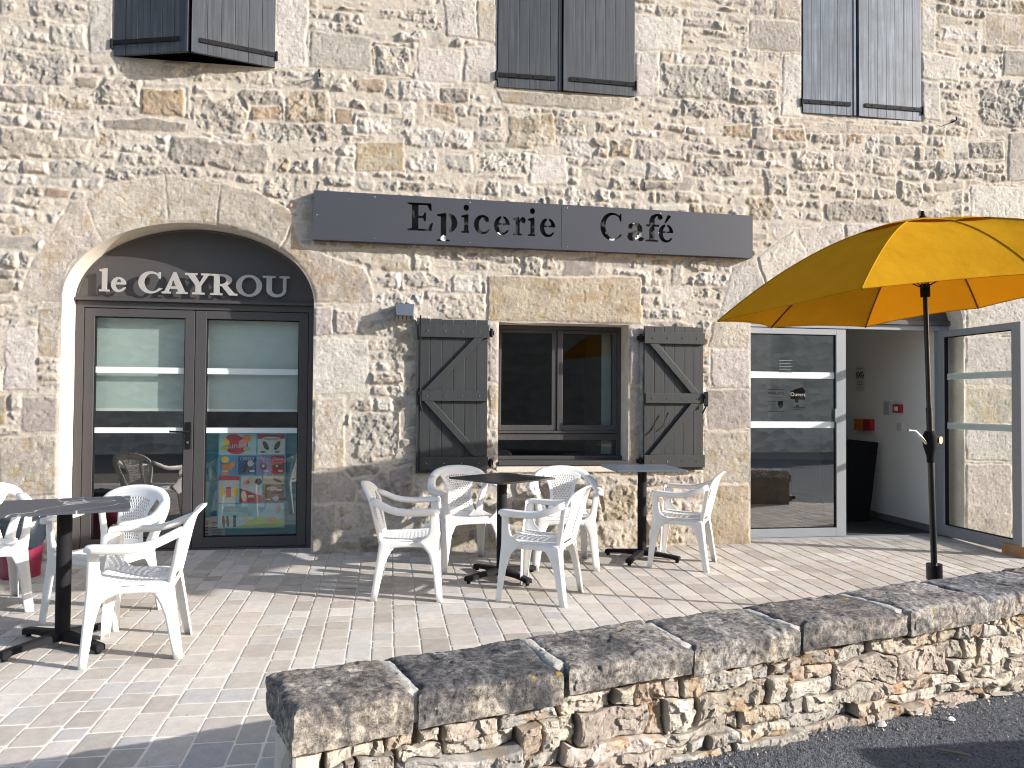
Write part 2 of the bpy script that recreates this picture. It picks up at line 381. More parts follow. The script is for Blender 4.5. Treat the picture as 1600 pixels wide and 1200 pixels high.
# --- the stones that can be told apart in the photograph (corners in pixels of the facade plane): colour, kind 1 dressed / 2 rough
ST = [
 ('c',1,(256,275),(344,286),(338,352),(261,349)), ('c',1,(133,312),(170,288),(255,276),(260,350),(161,378)),
 ('c',1,(30,470),(40,430),(112,314),(130,314),(159,380),(116,404),(98,440),(95,472)),
 ('c',1,(346,288),(400,300),(456,331),(456,352),(437,388),(382,366),(340,353)),
 ('c',1,(458,352),(470,384),(526,405),(569,420),(583,450),(582,472),(490,472),(484,437),(465,410),(440,389)),
 ('p',1,(491,480),(518,480),(520,523),(491,523)), ('p',2,(521,484),(557,482),(558,522),(522,524)), ('g',2,(561,500),(614,496),(612,525),(560,526)),
 ('w',1,(491,528),(574,532),(578,612),(491,618)), ('c',1,(491,624),(538,622),(538,730),(489,735)), ('g',2,(550,652),(580,645),(624,646),(625,718),(552,724)),
 ('p',1,(489,739),(536,735),(560,760),(556,783),(488,786)), ('g',1,(488,790),(524,788),(524,870),(486,876)),
 ('p',2,(575,757),(600,734),(645,728),(645,776),(615,786)), ('d',2,(560,840),(590,836),(598,860),(566,868)),
 ('w',1,(10,512),(56,512),(56,610),(8,610)), ('c',1,(60,482),(96,482),(95,560),(60,556)), ('p',1,(36,620),(94,620),(94,674),(34,676)), ('c',1,(0,684),(92,680),(91,772),(0,778)),
 ('w',2,(584,427),(625,427),(624,450),(585,449)), ('g',2,(633,427),(695,427),(694,450),(633,448)), ('w',2,(706,430),(751,429),(752,458),(706,456)), ('w',2,(587,457),(661,456),(660,477),(588,477)), ('b',2,(680,460),(759,460),(759,498),(681,498)),
 ('y',1,(763,432),(1002,434),(1002,506),(876,503),(763,500)),
 ('p',1,(764,506),(779,506),(779,598),(764,596)), ('c',1,(764,602),(779,602),(779,668),(764,668)), ('p',1,(983,512),(999,512),(999,600),(983,600)), ('c',1,(983,604),(999,604),(999,728),(983,730)),
 ('y',2,(938,770),(980,752),(995,760),(995,812),(946,814)), ('p',2,(1000,745),(1090,742),(1090,758),(1002,760)), ('b',2,(1005,765),(1060,760),(1064,800),(1010,806)), ('y',2,(1008,812),(1056,806),(1060,850),(1012,852)), ('b',2,(936,820),(1000,818),(1000,858),(938,860)),
 ('c',1,(1117,503),(1172,505),(1172,541),(1108,541)), ('w',1,(1112,546),(1172,546),(1172,604),(1112,606)), ('p',1,(1104,610),(1172,608),(1172,668),(1106,672)), ('c',1,(1100,676),(1172,674),(1172,752),(1100,756)), ('y',1,(1104,760),(1171,757),(1171,856),(1104,860)),
 ('w',1,(1124,495),(1147,418),(1180,404),(1196,448),(1176,478),(1173,500)), ('w',1,(1184,402),(1240,362),(1260,400),(1222,427),(1198,446)), ('w',1,(1246,358),(1316,350),(1318,396),(1300,402),(1264,406)), ('w',1,(1320,350),(1400,352),(1400,398),(1322,396)),
 ('w',1,(1404,352),(1470,358),(1448,402),(1404,398)), ('w',1,(1474,358),(1560,400),(1500,470),(1452,410)), ('w',1,(1510,478),(1560,420),(1610,440),(1612,520),(1512,520)), ('w',1,(1510,526),(1600,528),(1600,600),(1510,600)),('c',1,(1510,606),(1590,606),(1590,660),(1510,660)), ('w',1,(1510,666),(1610,668),(1610,720),(1510,718)), ('p',1,(1510,726),(1580,726),(1580,850),(1510,850)), ('g',1,(1586,730),(1640,730),(1640,850),(1586,850)),
 ('w',1,(1517,290),(1610,294),(1610,346),(1517,344)),
 ('w',1,(139,0),(176,0),(176,84),(141,84)), ('w',1,(433,0),(482,-4),(478,60),(480,104),(433,106)), ('g',1,(486,48),(578,60),(580,112),(484,104)), ('g',2,(588,72),(640,76),(643,120),(587,116)), ('w',1,(653,76),(722,80),(720,130),(654,124)), ('w',1,(728,74),(775,72),(775,130),(726,128)),
 ('w',1,(694,0),(745,0),(745,60),(700,56)), ('c',1,(747,0),(774,0),(774,66),(747,62)), ('w',1,(993,22),(1066,30),(1062,80),(993,78)), ('w',1,(993,82),(1030,82),(1028,150),(992,150)),
 ('g',2,(1036,100),(1138,106),(1140,158),(1038,152)), ('g',1,(1171,30),(1251,36),(1251,82),(1172,76)), ('w',1,(1224,86),(1251,88),(1251,182),(1220,180)), ('c',1,(1212,0),(1251,0),(1251,32),(1212,28)),
 ('w',1,(1440,10),(1462,10),(1460,78),(1440,76)), ('w',1,(1440,80),(1500,92),(1498,128),(1440,122)), ('w',1,(1440,126),(1466,130),(1468,190),(1440,186)), ('c',1,(1541,20),(1620,28),(1620,72),(1540,68)),
 ('g',2,(1532,140),(1560,124),(1620,126),(1620,200),(1530,198)), ('g',1,(1577,208),(1630,208),(1630,284),(1576,282)), ('g',1,(1568,78),(1620,80),(1620,120),(1567,118)), ('w',2,(1512,95),(1560,92),(1562,122),(1510,122)), ('w',2,(1472,42),(1534,48),(1534,66),(1472,62)),
 ('d',2,(1514,222),(1568,222),(1570,247),(1514,248)), ('g',2,(1492,254),(1535,253),(1536,279),(1493,279)),
 ('y',1,(557,222),(631,222),(631,266),(557,267)), ('w',2,(636,236),(682,234),(686,268),(637,270)), ('g',2,(697,242),(736,242),(738,270),(698,270)), ('w',2,(746,240),(800,234),(826,240),(826,272),(748,270)), ('w',1,(830,243),(884,244),(886,290),(828,288)),
 ('y',2,(794,182),(864,178),(868,232),(792,232)), ('o',2,(667,163),(712,164),(711,193),(664,190)), ('o',2,(221,139),(288,140),(288,182),(220,178)), ('b',2,(300,150),(370,150),(388,180),(380,208),(302,204)), ('o',2,(392,165),(438,165),(440,188),(392,187)),
 ('y',2,(448,142),(517,140),(516,192),(447,190)), ('o',1,(526,171),(550,171),(549,193),(526,193)), ('y',2,(76,146),(150,145),(144,172),(76,168)), ('g',2,(8,76),(114,84),(114,134),(7,130)), ('w',2,(78,38),(134,40),(137,78),(80,70)),
 ('d',1,(164,188),(240,184),(290,194),(289,207),(164,200)), ('o',2,(554,123),(600,124),(602,146),(553,146)), ('g',2,(588,10),(682,14),(680,37),(590,32)), ('y',2,(1131,196),(1174,194),(1174,215),(1130,214)), ('o',2,(1208,202),(1258,202),(1260,220),(1208,218)),
 ('d',2,(1270,202),(1312,202),(1314,226),(1270,226)), ('o',2,(1322,207),(1348,206),(1350,229),(1322,229)), ('g',2,(96,188),(148,190),(152,216),(92,214)), ('g',2,(76,250),(144,250),(142,278),(78,278)), ('g',2,(0,0),(30,0),(36,24),(0,22)), ('g',2,(40,0),(110,0),(128,28),(50,26)),
 ('b',2,(180,90),(310,110),(424,112),(424,132),(300,126),(184,112)), ('c',1,(776,140),(990,154),(990,166),(950,174),(786,160)), ('c',1,(1254,190),(1440,200),(1438,210),(1260,206)),
 ('w',2,(560,185),(608,188),(606,210),(560,208)), ('g',2,(752,178),(788,176),(788,196),(750,198)), ('d',2,(688,138),(734,138),(732,162),(690,160)), ('w',2,(1012,255),(1064,253),(1066,282),(1010,282)), ('p',2,(1084,250),(1150,252),(1150,276),(1084,276)),
]
def poly_sd(px, pz, P):
    d = np.full(px.shape, 9.); ins = np.zeros(px.shape, bool); n = len(P)
    for i in range(n):
        ax, az = P[i]; bx, bz = P[(i+1) % n]; ex, ez = bx-ax, bz-az; wx, wz = px-ax, pz-az
        t = np.clip((wx*ex+wz*ez)/(ex*ex+ez*ez), 0, 1); d = np.minimum(d, np.hypot(wx-ex*t, wz-ez*t))
        c = ((az > pz) != (bz > pz)) & (px < (bx-ax)*(pz-az)/((bz-az) if abs(bz-az) > 1e-9 else 1e-9)+ax); ins ^= c
    return np.where(ins, d, -d)
wx2 = X+fbm(X, Z, .09, 25, 2)*.016; wz2 = Z+fbm(X, Z, .09, 29, 2)*.016
for st in ST:
    P = [W2(*p) for p in st[2:]]; ax = [p[0] for p in P]; az = [p[1] for p in P]
    sl = window_of(min(ax), max(ax), min(az), max(az), .08)
    if SD[sl].size == 0: continue
    s_ = poly_sd(wx2[sl], wz2[sl], P)
    s_ = s_+.001
    info.append(dict(c=st[0], k=st[1], big=9)); n = len(info)-1
    own = s_ > -.012
    SD[sl] = np.where(own, s_, np.minimum(SD[sl], -s_-.014)); ID[sl] = np.where(own, n, ID[sl]); KN[sl] = np.where(own, st[1], KN[sl])
# --- relief and colour
N = len(info); rng = np.random.RandomState(5)
base = np.array([pal[i['c']] for i in info]); mb_ = np.array((.50, .457, .402)); base = .92*(base*.68+.32*mb_*(base.mean(1)/mb_.mean())[:, None])*np.array((1.0, .988, .985))*(1+rng.uniform(-.10, .10, (N, 1)))*(1+rng.uniform(-.012, .012, (N, 3)))
proud = rng.uniform(.001, .020, N); amp = rng.uniform(.55, 1.35, N); tx = rng.uniform(-.10, .10, N); tz = rng.uniform(-.10, .10, N)
fac = rng.rand(N)
for i, q in enumerate(info):
    if q['k'] == 1: proud[i] = rng.uniform(.003, .009); amp[i] = .10; tx[i] *= .05; tz[i] *= .05
    if q['k'] == 2: proud[i] = rng.uniform(.006, .013)
    if q['k'] == 0 and fac[i] < .16: amp[i] *= .25; proud[i] *= .5
Hs = proud[ID]; A = amp[ID]
smear = sstep(.13, .40, fbm(X, Z, .16, 131, 4)+vn(X, Z, .03, 137)*.25)*(KN != 1)*.92
SDn = SD+np.where(KN == 1, .0015, fbm(X, Z, .035, 141, 2)*.010)-smear*.030
edge = np.where(KN == 1, sstep(-.001, .007, SDn), sstep(-.008, .020, SDn))
F1 = facets(X+.3*Z*(0), Z, .050, 40); F2 = facets(X, Z, .021, 50)
relief = F1*.0105+F2*.0050+fbm(X, Z, .14, 60)*.016+vn(X, Z, .012, 66)*.0024
small = fbm(X, Z, .03, 80, 2)
hgt = edge*(Hs+A*relief+(vn(X, Z, .3, 71))*.006)+(1-edge)*(fbm(X, Z, .05, 90, 3)*.0045+vn(X, Z, .018, 92)*.0018)
pit = sstep(.26, .36, vn(X, Z, .022, 95))*np.where(KN == 1, .004, .001)
hgt -= edge*pit+np.where(KN == 1, small*.003, 0)
hgt += fbm(X, Z, 1.3, 99, 2)*.02
mort = np.array((.568, .511, .438)); mt_ = (1+fbm(X, Z, .4, 101)*.12+vn(X, Z, .015, 103)*.06)
c_st = base[ID]*(1+(fbm(X, Z, .08, 105)*.22+vn(X, Z, .018, 107)*.16))[..., None]
stain = sstep(.10, .34, fbm(X, Z, .10, 111)); c_st = c_st*(1-stain[..., None]*np.array((.08, .15, .27))*np.isin(ID, [i for i, q in enumerate(info) if q['c'] in 'yoc'])[..., None])
grey = sstep(.12, .4, fbm(X, Z, .14, 113)); c_st = c_st*(1-grey[..., None]*.16)
eb = (sstep(-.002, .010, SDn+np.where(KN == 1, 0, vn(X, Z, .03, 120)*.008))*(1-.75*smear))[..., None]
dust = sstep(.05, .35, fbm(X, Z, .05, 125))[..., None]*.35*(KN != 1)[..., None]
CC = (mort*mt_[..., None])*(1-eb)+(c_st*(1-dust)+mort*dust)*eb
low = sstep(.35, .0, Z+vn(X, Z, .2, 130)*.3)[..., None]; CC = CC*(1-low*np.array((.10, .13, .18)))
# the arrises of the openings stay true so that the reveals meet them
dop = np.full(X.shape, 1.)
for x0, x1, z0, z1 in RECT: dop = np.minimum(dop, abs(rsd(X, Z, x0, x1, z0, z1, .0005)))
inside = np.zeros(X.shape, bool)
for c, s_, a, b in ARC:
    rho = np.hypot((X-c)/a, np.maximum(Z-s_, 0)/b)
    dd = np.where(Z > s_, abs(rho-1)*b, abs(abs(X-c)-a)); dop = np.minimum(dop, dd)
hgt = hgt*sstep(.0, .022, dop)
xc = (X[:-1, :-1]+X[1:, 1:])/2; zc = (Z[:-1, :-1]+Z[1:, 1:])/2; keep = np.ones(xc.shape, bool)
for x0, x1, z0, z1 in RECT: keep &= ~((xc > x0) & (xc < x1) & (zc > z0) & (zc < z1))
for c, s_, a, b in ARC:
    rho = np.hypot((xc-c)/a, np.maximum(zc-s_, 0)/b); keep &= ~(rho < 1)
    rem = np.zeros(X.shape, bool); kp = np.zeros(X.shape, bool); rin = rho < 1
    for di in (0, 1):
        for dj in (0, 1):
            rem[di:di+rin.shape[0], dj:dj+rin.shape[1]] |= rin; kp[di:di+rin.shape[0], dj:dj+rin.shape[1]] |= ~rin
    bd = rem & kp & (Z > s_-.004); r0 = np.hypot((X-c)/a, (Z-s_)/b)
    X = np.where(bd, c+(X-c)/r0, X); Z = np.where(bd, np.maximum(s_, s_+(Z-s_)/r0), Z)
    hgt = np.where(bd, 0, hgt)
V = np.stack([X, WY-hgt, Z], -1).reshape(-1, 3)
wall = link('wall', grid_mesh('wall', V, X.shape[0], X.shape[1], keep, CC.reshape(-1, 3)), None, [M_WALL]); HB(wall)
# a heart scratched in the keystone
hm = MB(); hx, hz = W2(301, 320)
hp = [(hx+.062*(math.sin(t)**3), WY-.0035, hz+.052*(math.cos(t)-.36*math.cos(2*t)-.13*math.cos(3*t))) for t in np.linspace(0, 2*math.pi, 40)]
hm.tube(hp, .0022, 6, caps=False)
o = hm.build('carved_heart', plain('scratched_groove', (.40, .36, .30), .9)); HB(o)

# reveals of the openings
def strip(path, y0, y1, name, mat, n=8):
    rows = []
    for k in range(n+1):
        y = y0+(y1-y0)*k/n; r = []
        for (x, z) in path:
            j = 0 if k in (0,) else (vn(np.array([x*3+z]), np.array([y*3]), .2, 7)[0])*.004
            r.append((x+j, y, z+j))
        rows.append(r)
    return HB(MB().grid(rows).build(name, mat))
def arch_path(c, s_, a, b, inset=0):
    return [(c-a+inset, -.02+k*(s_+.02)/8) for k in range(8)]+[(c-(a-inset)*math.cos(t), s_+(b-inset)*math.sin(t)) for t in np.linspace(0, math.pi, 61)]+[(c+a-inset, s_-k*(s_+.02)/8) for k in range(1, 9)]
for A_, rc in zip(ARC, (.27, .20)): strip(arch_path(*A_), WY, WY+rc+.12, 'reveal', M_REVEAL)
for (x0, x1, z0, z1), rc in zip(RECT, (.26, .16, .16, .16)):
    strip([(x0, z0), (x0, z1), (x1, z1), (x1, z0), (x0, z0)], WY, WY+rc+.06, 'reveal', M_REVEAL, 4)
# roof slab and flank walls so that the house is a solid thing from the side
o = MB().box(-7, -6.7, WY+.03, 14, -.15, 7).box(10.7, 11, WY+.03, 14, -.15, 7).box(-7, 11, 13.7, 14, -.15, 7).build('rear_wall', M_REVEAL); HB(o)
o = MB().add([(-7.3, WY-.35, 6.95), (11.3, WY-.35, 6.95), (11.3, 10.3, 9.2), (-7.3, 10.3, 9.2), (11.3, 14.3, 6.95), (-7.3, 14.3, 6.95)], [(0, 1, 2, 3), (3, 2, 4, 5)]).build('roof', plain('brown_tiles', (.20, .10, .06), .8), solid=.12); HB(o)

# ------------------------------------------------------------------ doors, left arch
def pl(px, py, y): return W2(px, py, y)
def frame_boxes(mb, x0, x1, z0, z1, wl, wr, wb, wt, y0, y1, mi=0):
    mb.box(x0, x0+wl, y0, y1, z0, z1, mi).box(x1-wr, x1, y0, y1, z0, z1, mi)
    mb.box(x0+wl, x1-wr, y0, y1, z0, z0+wb, mi).box(x0+wl, x1-wr, y0, y1, z1-wt, z1, mi)
YD = WY+.27
c, s_, a, b = ARC[0]
lx0, lx1 = c-a+.004, c+a-.004
# arched head panel with a drip ledge
head = [(x, z) for x, z in arch_path(c, s_, a-.006, b-.006)[8:-8]]
zt = 2.135
pp = [p for p in head if p[1] >= zt]; pp = [(lx0+.004, zt)]+pp+[(lx1-.004, zt)]
panel = MB().prism(pp, YD-.012, YD+.05).build('head_panel', M_PANEL); HB(panel)
tr = MB(); 
rim_o = [(c-(a-.004)*math.cos(t), s_+(b-.004)*math.sin(t)) for t in np.linspace(.11, math.pi-.11, 50)]
rim_i = [(c-(a-.020)*math.cos(t), s_+(b-.020)*math.sin(t)) for t in np.linspace(.11, math.pi-.11, 50)]
tr.grid([[(x, YD-.020, z) for x, z in rim_o], [(x, YD-.020, z) for x, z in rim_i], [(x, YD-.011, z) for x, z in rim_i]])
o = tr.build('panel_rim', M_DOOR, panel)
o = MB().box(lx0, lx1, YD-.045, YD+.05, 2.088, 2.112).box(lx0, lx1, YD-.022, YD+.05, 2.113, 2.134).build('drip_ledge', M_DOOR, panel, bevel=.003)
# fixed frame
fr = MB(); fr.box(lx0, lx0+.062, YD-.005, YD+.06, 0, 2.087).box(lx1-.062, lx1, YD-.005, YD+.06, 0, 2.087)
fr.box(lx0+.062, lx1-.062, YD-.005, YD+.06, 2.033, 2.087).box(lx0+.062, lx1-.062, YD-.003, YD+.06, 0, .016)
HB(fr.build('door_frame', M_DOOR, bevel=.002))
HB(MB().box(lx0+.06, lx1-.06, YD+.02, YD+.05, .01, 2.04).build('door_rebate', M_BLACK)) if False else None
def leaf(x0, x1, z0, z1, wl, wr, wb, wt, yf, th, mat, name='door', stripes=(), glassmat=None, lab=None, parent=None, gy=None):
    f = MB(); frame_boxes(f, x0, x1, z0, z1, wl, wr, wb, wt, yf, yf+th); d = f.build(name, mat, bevel=.003)
    if lab: d['label'] = lab
    HB(d)
    gy = yf+th*.45
    b_ = MB(); frame_boxes(b_, x0+wl, x1-wr, z0+wb, z1-wt, .007, .007, .007, .007, yf+.012, yf+th-.01); b_.build('gasket', M_BLACK, d)
    MB().pane(x0+wl+.007, x1-wr-.007, gy, z0+wb+.007, z1-wt-.007).build('glass', glassmat or M_GLASS, d)
    for (a0, a1) in stripes: MB().box(x0+wl+.007, x1-wr-.007, gy-.0015, gy-.0005, a0, a1).build('frosted_stripe', M_VINYL, d)
    return d
xm = -1.645
st = ((1.515-.025, 1.515+.025), (1.010-.023, 1.010+.023))
d1 = leaf(lx0+.066, xm+.012, .020, 2.028, .078, .078, .085, .068, YD+.003, .055, M_DOOR, stripes=st, lab='left glazed leaf with the black lever handle')
d2 = leaf(xm+.018, lx1-.066, .020, 2.028, .088, .078, .085, .068, YD+.003, .055, M_DOOR, stripes=st, glassmat=M_GLASSP, lab='right glazed leaf with a poster behind it')
hx0, hz0 = pl(294, 681, YD)
h_ = MB().box(hx0-.022, hx0+.022, YD-.008, YD+.003, hz0-.11, hz0+.115)
h_.tube([(hx0, YD, hz0+.035), (hx0, YD-.055, hz0+.035), (hx0-.02, YD-.058, hz0+.035), (hx0-.135, YD-.058, hz0+.038)], .009, 10)
h_.build('handle', M_BLACK, d1, bevel=.002)
MB().tube([(hx0, YD-.009, hz0-.055), (hx0, YD-.014, hz0-.055)], .011, 12).build('lock_cylinder', M_CHROME, d1)
# what stands behind the left doors
room = MB()
def room_box(x0, x1, y0, y1, z0, z1, name, mats, holes_front=True):
    r = MB()
    r.add([(x0, y0, z0), (x1, y0, z0), (x1, y1, z0), (x0, y1, z0)], [(0, 1, 2, 3)], 1)
    r.add([(x0, y0, z1), (x1, y0, z1), (x1, y1, z1), (x0, y1, z1)], [(0, 1, 2, 3)], 0)
    r.add([(x0, y0, z0), (x0, y1, z0), (x0, y1, z1), (x0, y0, z1)], [(0, 1, 2, 3)], 0)
    r.add([(x1, y0, z0), (x1, y1, z0), (x1, y1, z1), (x1, y0, z1)], [(0, 1, 2, 3)], 0)
    r.add([(x0, y1, z0), (x1, y1, z0), (x1, y1, z1), (x0, y1, z1)], [(0, 1, 2, 3)], 0)
    return HB(r.build(name, mats, solid=.02))
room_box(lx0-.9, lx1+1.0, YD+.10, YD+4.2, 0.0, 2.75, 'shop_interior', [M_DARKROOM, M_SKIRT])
bl = MB().box(lx0+.13, xm-.04, YD+.10, YD+.104, 1.185, 2.10).box(xm+.06, lx1-.12, YD+.10, YD+.104, 1.185, 2.10)
bl.box(lx0+.13, xm-.04, YD+.096, YD+.108, 1.170, 1.192, 1).box(xm+.06, lx1-.12, YD+.096, YD+.108, 1.170, 1.192, 1)
HB(bl.build('roller_blind', [M_BLIND, M_WHITE]))

# ------------------------------------------------------------------ doors, right arch
YR = WY+.20
c2, s2, a2, b2 = ARC[1]; rx0, rx1 = c2-a2+.004, c2+a2-.004
XH = 5.324                          # hinge line of the leaf that stands open
head2 = [p for p in arch_path(c2, s2, a2-.006, b2-.006)[8:-8] if p[1] >= 2.10]
pp2 = [(rx0+.004, 2.10)]+head2+[(rx1-.004, 2.10)]
p2 = MB().prism(pp2, YR-.01, YR+.05).build('head_panel', M_PANEL); HB(p2)
MB().box(rx0, rx1, YR-.035, YR+.05, 2.050, 2.096).build('drip_ledge', M_DOOR, p2, bevel=.003)
fr2 = MB().box(rx0, rx0+.035, YR-.005, YR+.06, 0, 2.05).box(XH+.004, rx1, YR-.005, YR+.06, 0, 2.05).box(rx0+.035, XH+.004, YR-.005, YR+.06, 2.0, 2.05)
HB(fr2.build('door_frame', M_ALU, bevel=.002))
st2 = ((1.547-.03, 1.547+.03), (1.075-.03, 1.075+.03))
d3 = leaf(rx0+.037, 4.338, .012, 1.992, .030, .100, .082, .055, YR+.002, .055, M_ALU, stripes=st2, glassmat=M_GLASSR, lab='closed grey glazed leaf with small stickers on its glass')
MB().box(4.338-.118, 4.338-.102, YR-.008, YR+.003, 1.10, 1.23).build('handle', M_ALU, d3, bevel=.002)
# the open leaf, built closed along +x from the hinge and then swung out 90 degrees
hinge = bpy.data.objects.new('door', None)
f = MB(); frame_boxes(f, 0, 1.0, .012, 1.992, .082, .098, .105, .062, -.028, .028); ol = f.build('door', M_ALU, bevel=.003)
ol['label'] = 'grey glazed leaf swung wide open towards the terrace'
b_ = MB(); frame_boxes(b_, .082, .902, .117, 1.930, .007, .007, .007, .007, -.018, .018); b_.build('gasket', M_BLACK, ol)
MB().pane(.089, .895, 0, .124, 1.923).build('glass', M_GLASSD, ol)
for (a0, a1) in st2: MB().box(.089, .895, .0035, .0045, a0, a1).build('frosted_stripe', M_VINYL, ol)
hb = MB().box(.93, .965, .028, .036, .93, 1.15); hb.tube([(.948, .03, 1.08), (.948, .075, 1.08), (.85, .078, 1.08)], .008, 8); hb.build('handle', M_ALU, ol, bevel=.002)
bpy.data.objects.remove(hinge)
ol.parent = house; ol.matrix_parent_inverse = Matrix.Translation((-1.4, -WY, 0))
ol.location = (XH+.012, YR-.012, 0); ol.rotation_euler = (0, 0, math.radians(-90))
# hallway behind
hall = MB()
hx = 5.36
hall.add([(2.0, YR+.07, 0), (hx, YR+.07, 0), (hx+.15, YR+3.4, 0), (2.0, YR+3.4, 0)], [(0, 1, 2, 3)], 1)
hall.add([(2.6, YR+1.9, 0), (4.55, YR+1.9, 0), (4.55, YR+1.9, 2.65), (2.6, YR+1.9, 2.65)], [(0, 1, 2, 3)], 0)
hall.add([(4.55, YR+1.9, 0), (4.55, YR+3.4, 0), (4.55, YR+3.4, 2.65), (4.55, YR+1.9, 2.65)], [(0, 1, 2, 3)], 0)
hall.add([(2.0, YR+.07, 2.65), (hx, YR+.07, 2.65), (hx+.15, YR+3.4, 2.65), (2.0, YR+3.4, 2.65)], [(0, 1, 2, 3)], 0)
hall.add([(hx, YR+.07, 0), (hx+.15, YR+3.4, 0), (hx+.15, YR+3.4, 2.65), (hx, YR+.07, 2.65)], [(0, 1, 2, 3)], 0)
hall.add([(2.0, YR+3.4, 0), (hx+.15, YR+3.4, 0), (hx+.15, YR+3.4, 2.65), (2.0, YR+3.4, 2.65)], [(0, 1, 2, 3)], 0)
hall.add([(2.6, YR+.07, 0), (2.6, YR+3.4, 0), (2.6, YR+3.4, 2.65), (2.6, YR+.07, 2.65)], [(0, 1, 2, 3)], 0)
HB(hall.build('hallway_interior', [M_WHITE, M_MAT], solid=.02))
HB(MB().add([(hx-.012, YR+.09, .0), (hx-.012, YR+.09, .075), (hx+.135, YR+3.38, .075), (hx+.135, YR+3.38, .0)], [(0, 1, 2, 3)]).build('skirting', M_SKIRT, solid=.012))
HB(MB().box(rx0, XH, YR-.02, YR+.075, -.002, .010).build('threshold', M_ALU, bevel=.002))

# ------------------------------------------------------------------ casement window
x0, x1, z0, z1 = RECT[0]; YW = WY+.22
wf = MB(); frame_boxes(wf, x0+.002, x1-.004, .76, z1-.004, .030, .040, .03, .035, YW, YW+.05)
wx, wz = pl(870, 690, YW); xa = wx
wf.box(x0+.032, x1-.044, YW, YW+.05, .930, .990).box(x0+.032, x1-.044, YW-.014, YW+.05, .992, 1.012)
win = HB(wf.build('window', M_DOOR, bevel=.003))
sa = MB(); frame_boxes(sa, x0+.034, xa-.004, 1.014, z1-.041, .022, .045, .05, .03, YW+.004, YW+.045)
frame_boxes(sa, xa, x1-.046, 1.014, z1-.041, .05, .03, .05, .03, YW-.006, YW+.035)
sa.build('casement', M_DOOR, win, bevel=.003)
MB().pane(x0+.04, x1-.05, YW+.028, 1.03, z1-.06).build('glass', M_GLASSK, win)
MB().pane(x0+.034, x1-.046, YW+.028, .795, .928).build('glass', M_GLASSK, win)
MB().box(x0+.002, x1+.0, WY-.03, YW+.03, .722, .758).box(x0+.002, x1, YW-.04, YW+.02, .759, .790).build('sill', M_DOOR, win, bevel=.004)
sl = MB().box(x0-.02, x1+.03, WY-.02, WY+.2, .660, .718).build('stone_sill', M_REVEAL, bevel=.008); HB(sl)
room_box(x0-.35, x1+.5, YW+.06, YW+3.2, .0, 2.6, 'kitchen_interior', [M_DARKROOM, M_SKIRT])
HB(MB().box(x1-.16, x1-.07, YW+.09, YW+.10, .80, 1.92).build('side_curtain', C('pale_curtain', (.30, .34, .32))))

# ------------------------------------------------------------------ stone reveals have no doors upstairs: closed shutters
def boards(mb, x0, x1, z0, z1, y0, y1, n, jit=.0):
    w = (x1-x0)/n
    for i in range(n):
        dz = random.uniform(0, jit); mb.box(x0+i*w+.0016, x0+(i+1)*w-.0016, y0+random.uniform(0, .001), y1, z0+dz, z1-random.uniform(0, jit))
def strap(parent, xa, xb, z, y, pin_at, mat=M_IRON):
    s = MB().box(xa, xb, y-.008, y, z-.018, z+.018)
    n = 4
    for i in range(n):
        q = xa+(xb-xa)*(i+.5)/n; s.tube([(q, y-.0075, z), (q, y-.013, z)], .006, 8)
    s.tube([(pin_at, y-.004, z-.045), (pin_at, y-.004, z+.03)], .011, 8)
    return s.build('strap_hinge', mat, parent)
def upper_shutter(wx, hinge_x, z0, z1, y, mat, ang, lab, side, n=6):
    """leaf built at the hinge: x runs from the hinge to the free edge"""
    L = wx; s = MB(); sg = 1 if side == 'l' else -1
    a_, b_ = (0, L) if sg > 0 else (-L, 0)
    boards(s, a_, b_, z0, z1, -.026, 0, n)
    o = s.build('shutter', mat, bevel=.0015)
    o['label'] = lab
    strap(o, .0 if sg > 0 else -L*.92, L*.92 if sg > 0 else 0., z0+.105, -.0265, -.012*sg)
    pl_ = MB().box(-.085*sg, -.005*sg, .004, .012, z0+.085, z0+.125); pl_.tube([(-.012*sg, 0, z0+.05), (-.012*sg, 0, z0+.14)], .012, 8)
    pl_.build('hinge_pin', M_IRON, o)
    ed = MB().box(L*sg-.012*sg, L*sg+.010*sg, -.031, .004, z0+.002, z1); ed.build('meeting_strip', mat, o)
    HB(o); o.location = (hinge_x, y, 0); o.rotation_euler = (0, 0, ang*sg*-1)
    return o
u = RECT[1]; Lw = (u[1]-u[0])/2
upper_shutter(Lw+.005, u[0]+.006, u[2]-.0, u[3]-.01, WY+.012, M_SHUTUP, math.radians(17), 'upper shutter leaf at the top left of the front, ajar', 'l', 6)
upper_shutter(Lw+.005, u[1]-.006, u[2]-.0, u[3]-.01, WY+.012, M_SHUTUP, math.radians(17), 'upper shutter leaf ajar above the left arch, catching the sun', 'r', 6)
u = RECT[2]; g2 = 1.476
upper_shutter(g2-u[0]-.02, u[0]+.006, u[2], u[3]-.01, WY+.015, M_SHUTUP, math.radians(1), 'upper middle shutter, left leaf', 'l', 6)
upper_shutter(u[1]-g2-.025, u[1]-.006, u[2], u[3]-.01, WY+.010, M_SHUTUP, math.radians(1.5), 'upper middle shutter, right leaf', 'r', 7)
u = RECT[3]; g3 = 4.32
upper_shutter(g3-u[0]-.03, u[0]+.006, u[2], u[3]-.01, WY+.015, M_SHUTFADE, math.radians(1), 'faded upper right shutter, left leaf', 'l', 6)
upper_shutter(u[1]-g3-.03, u[1]-.006, u[2], u[3]-.01, WY+.015, M_SHUTFADE, math.radians(1), 'faded upper right shutter, right leaf', 'r', 7)
for q in RECT[1:]: HB(MB().box(q[0]-.02, q[1]+.02, WY+.10, WY+.12, q[2]-.02, q[3]+.02).build('window', M_BLACK))

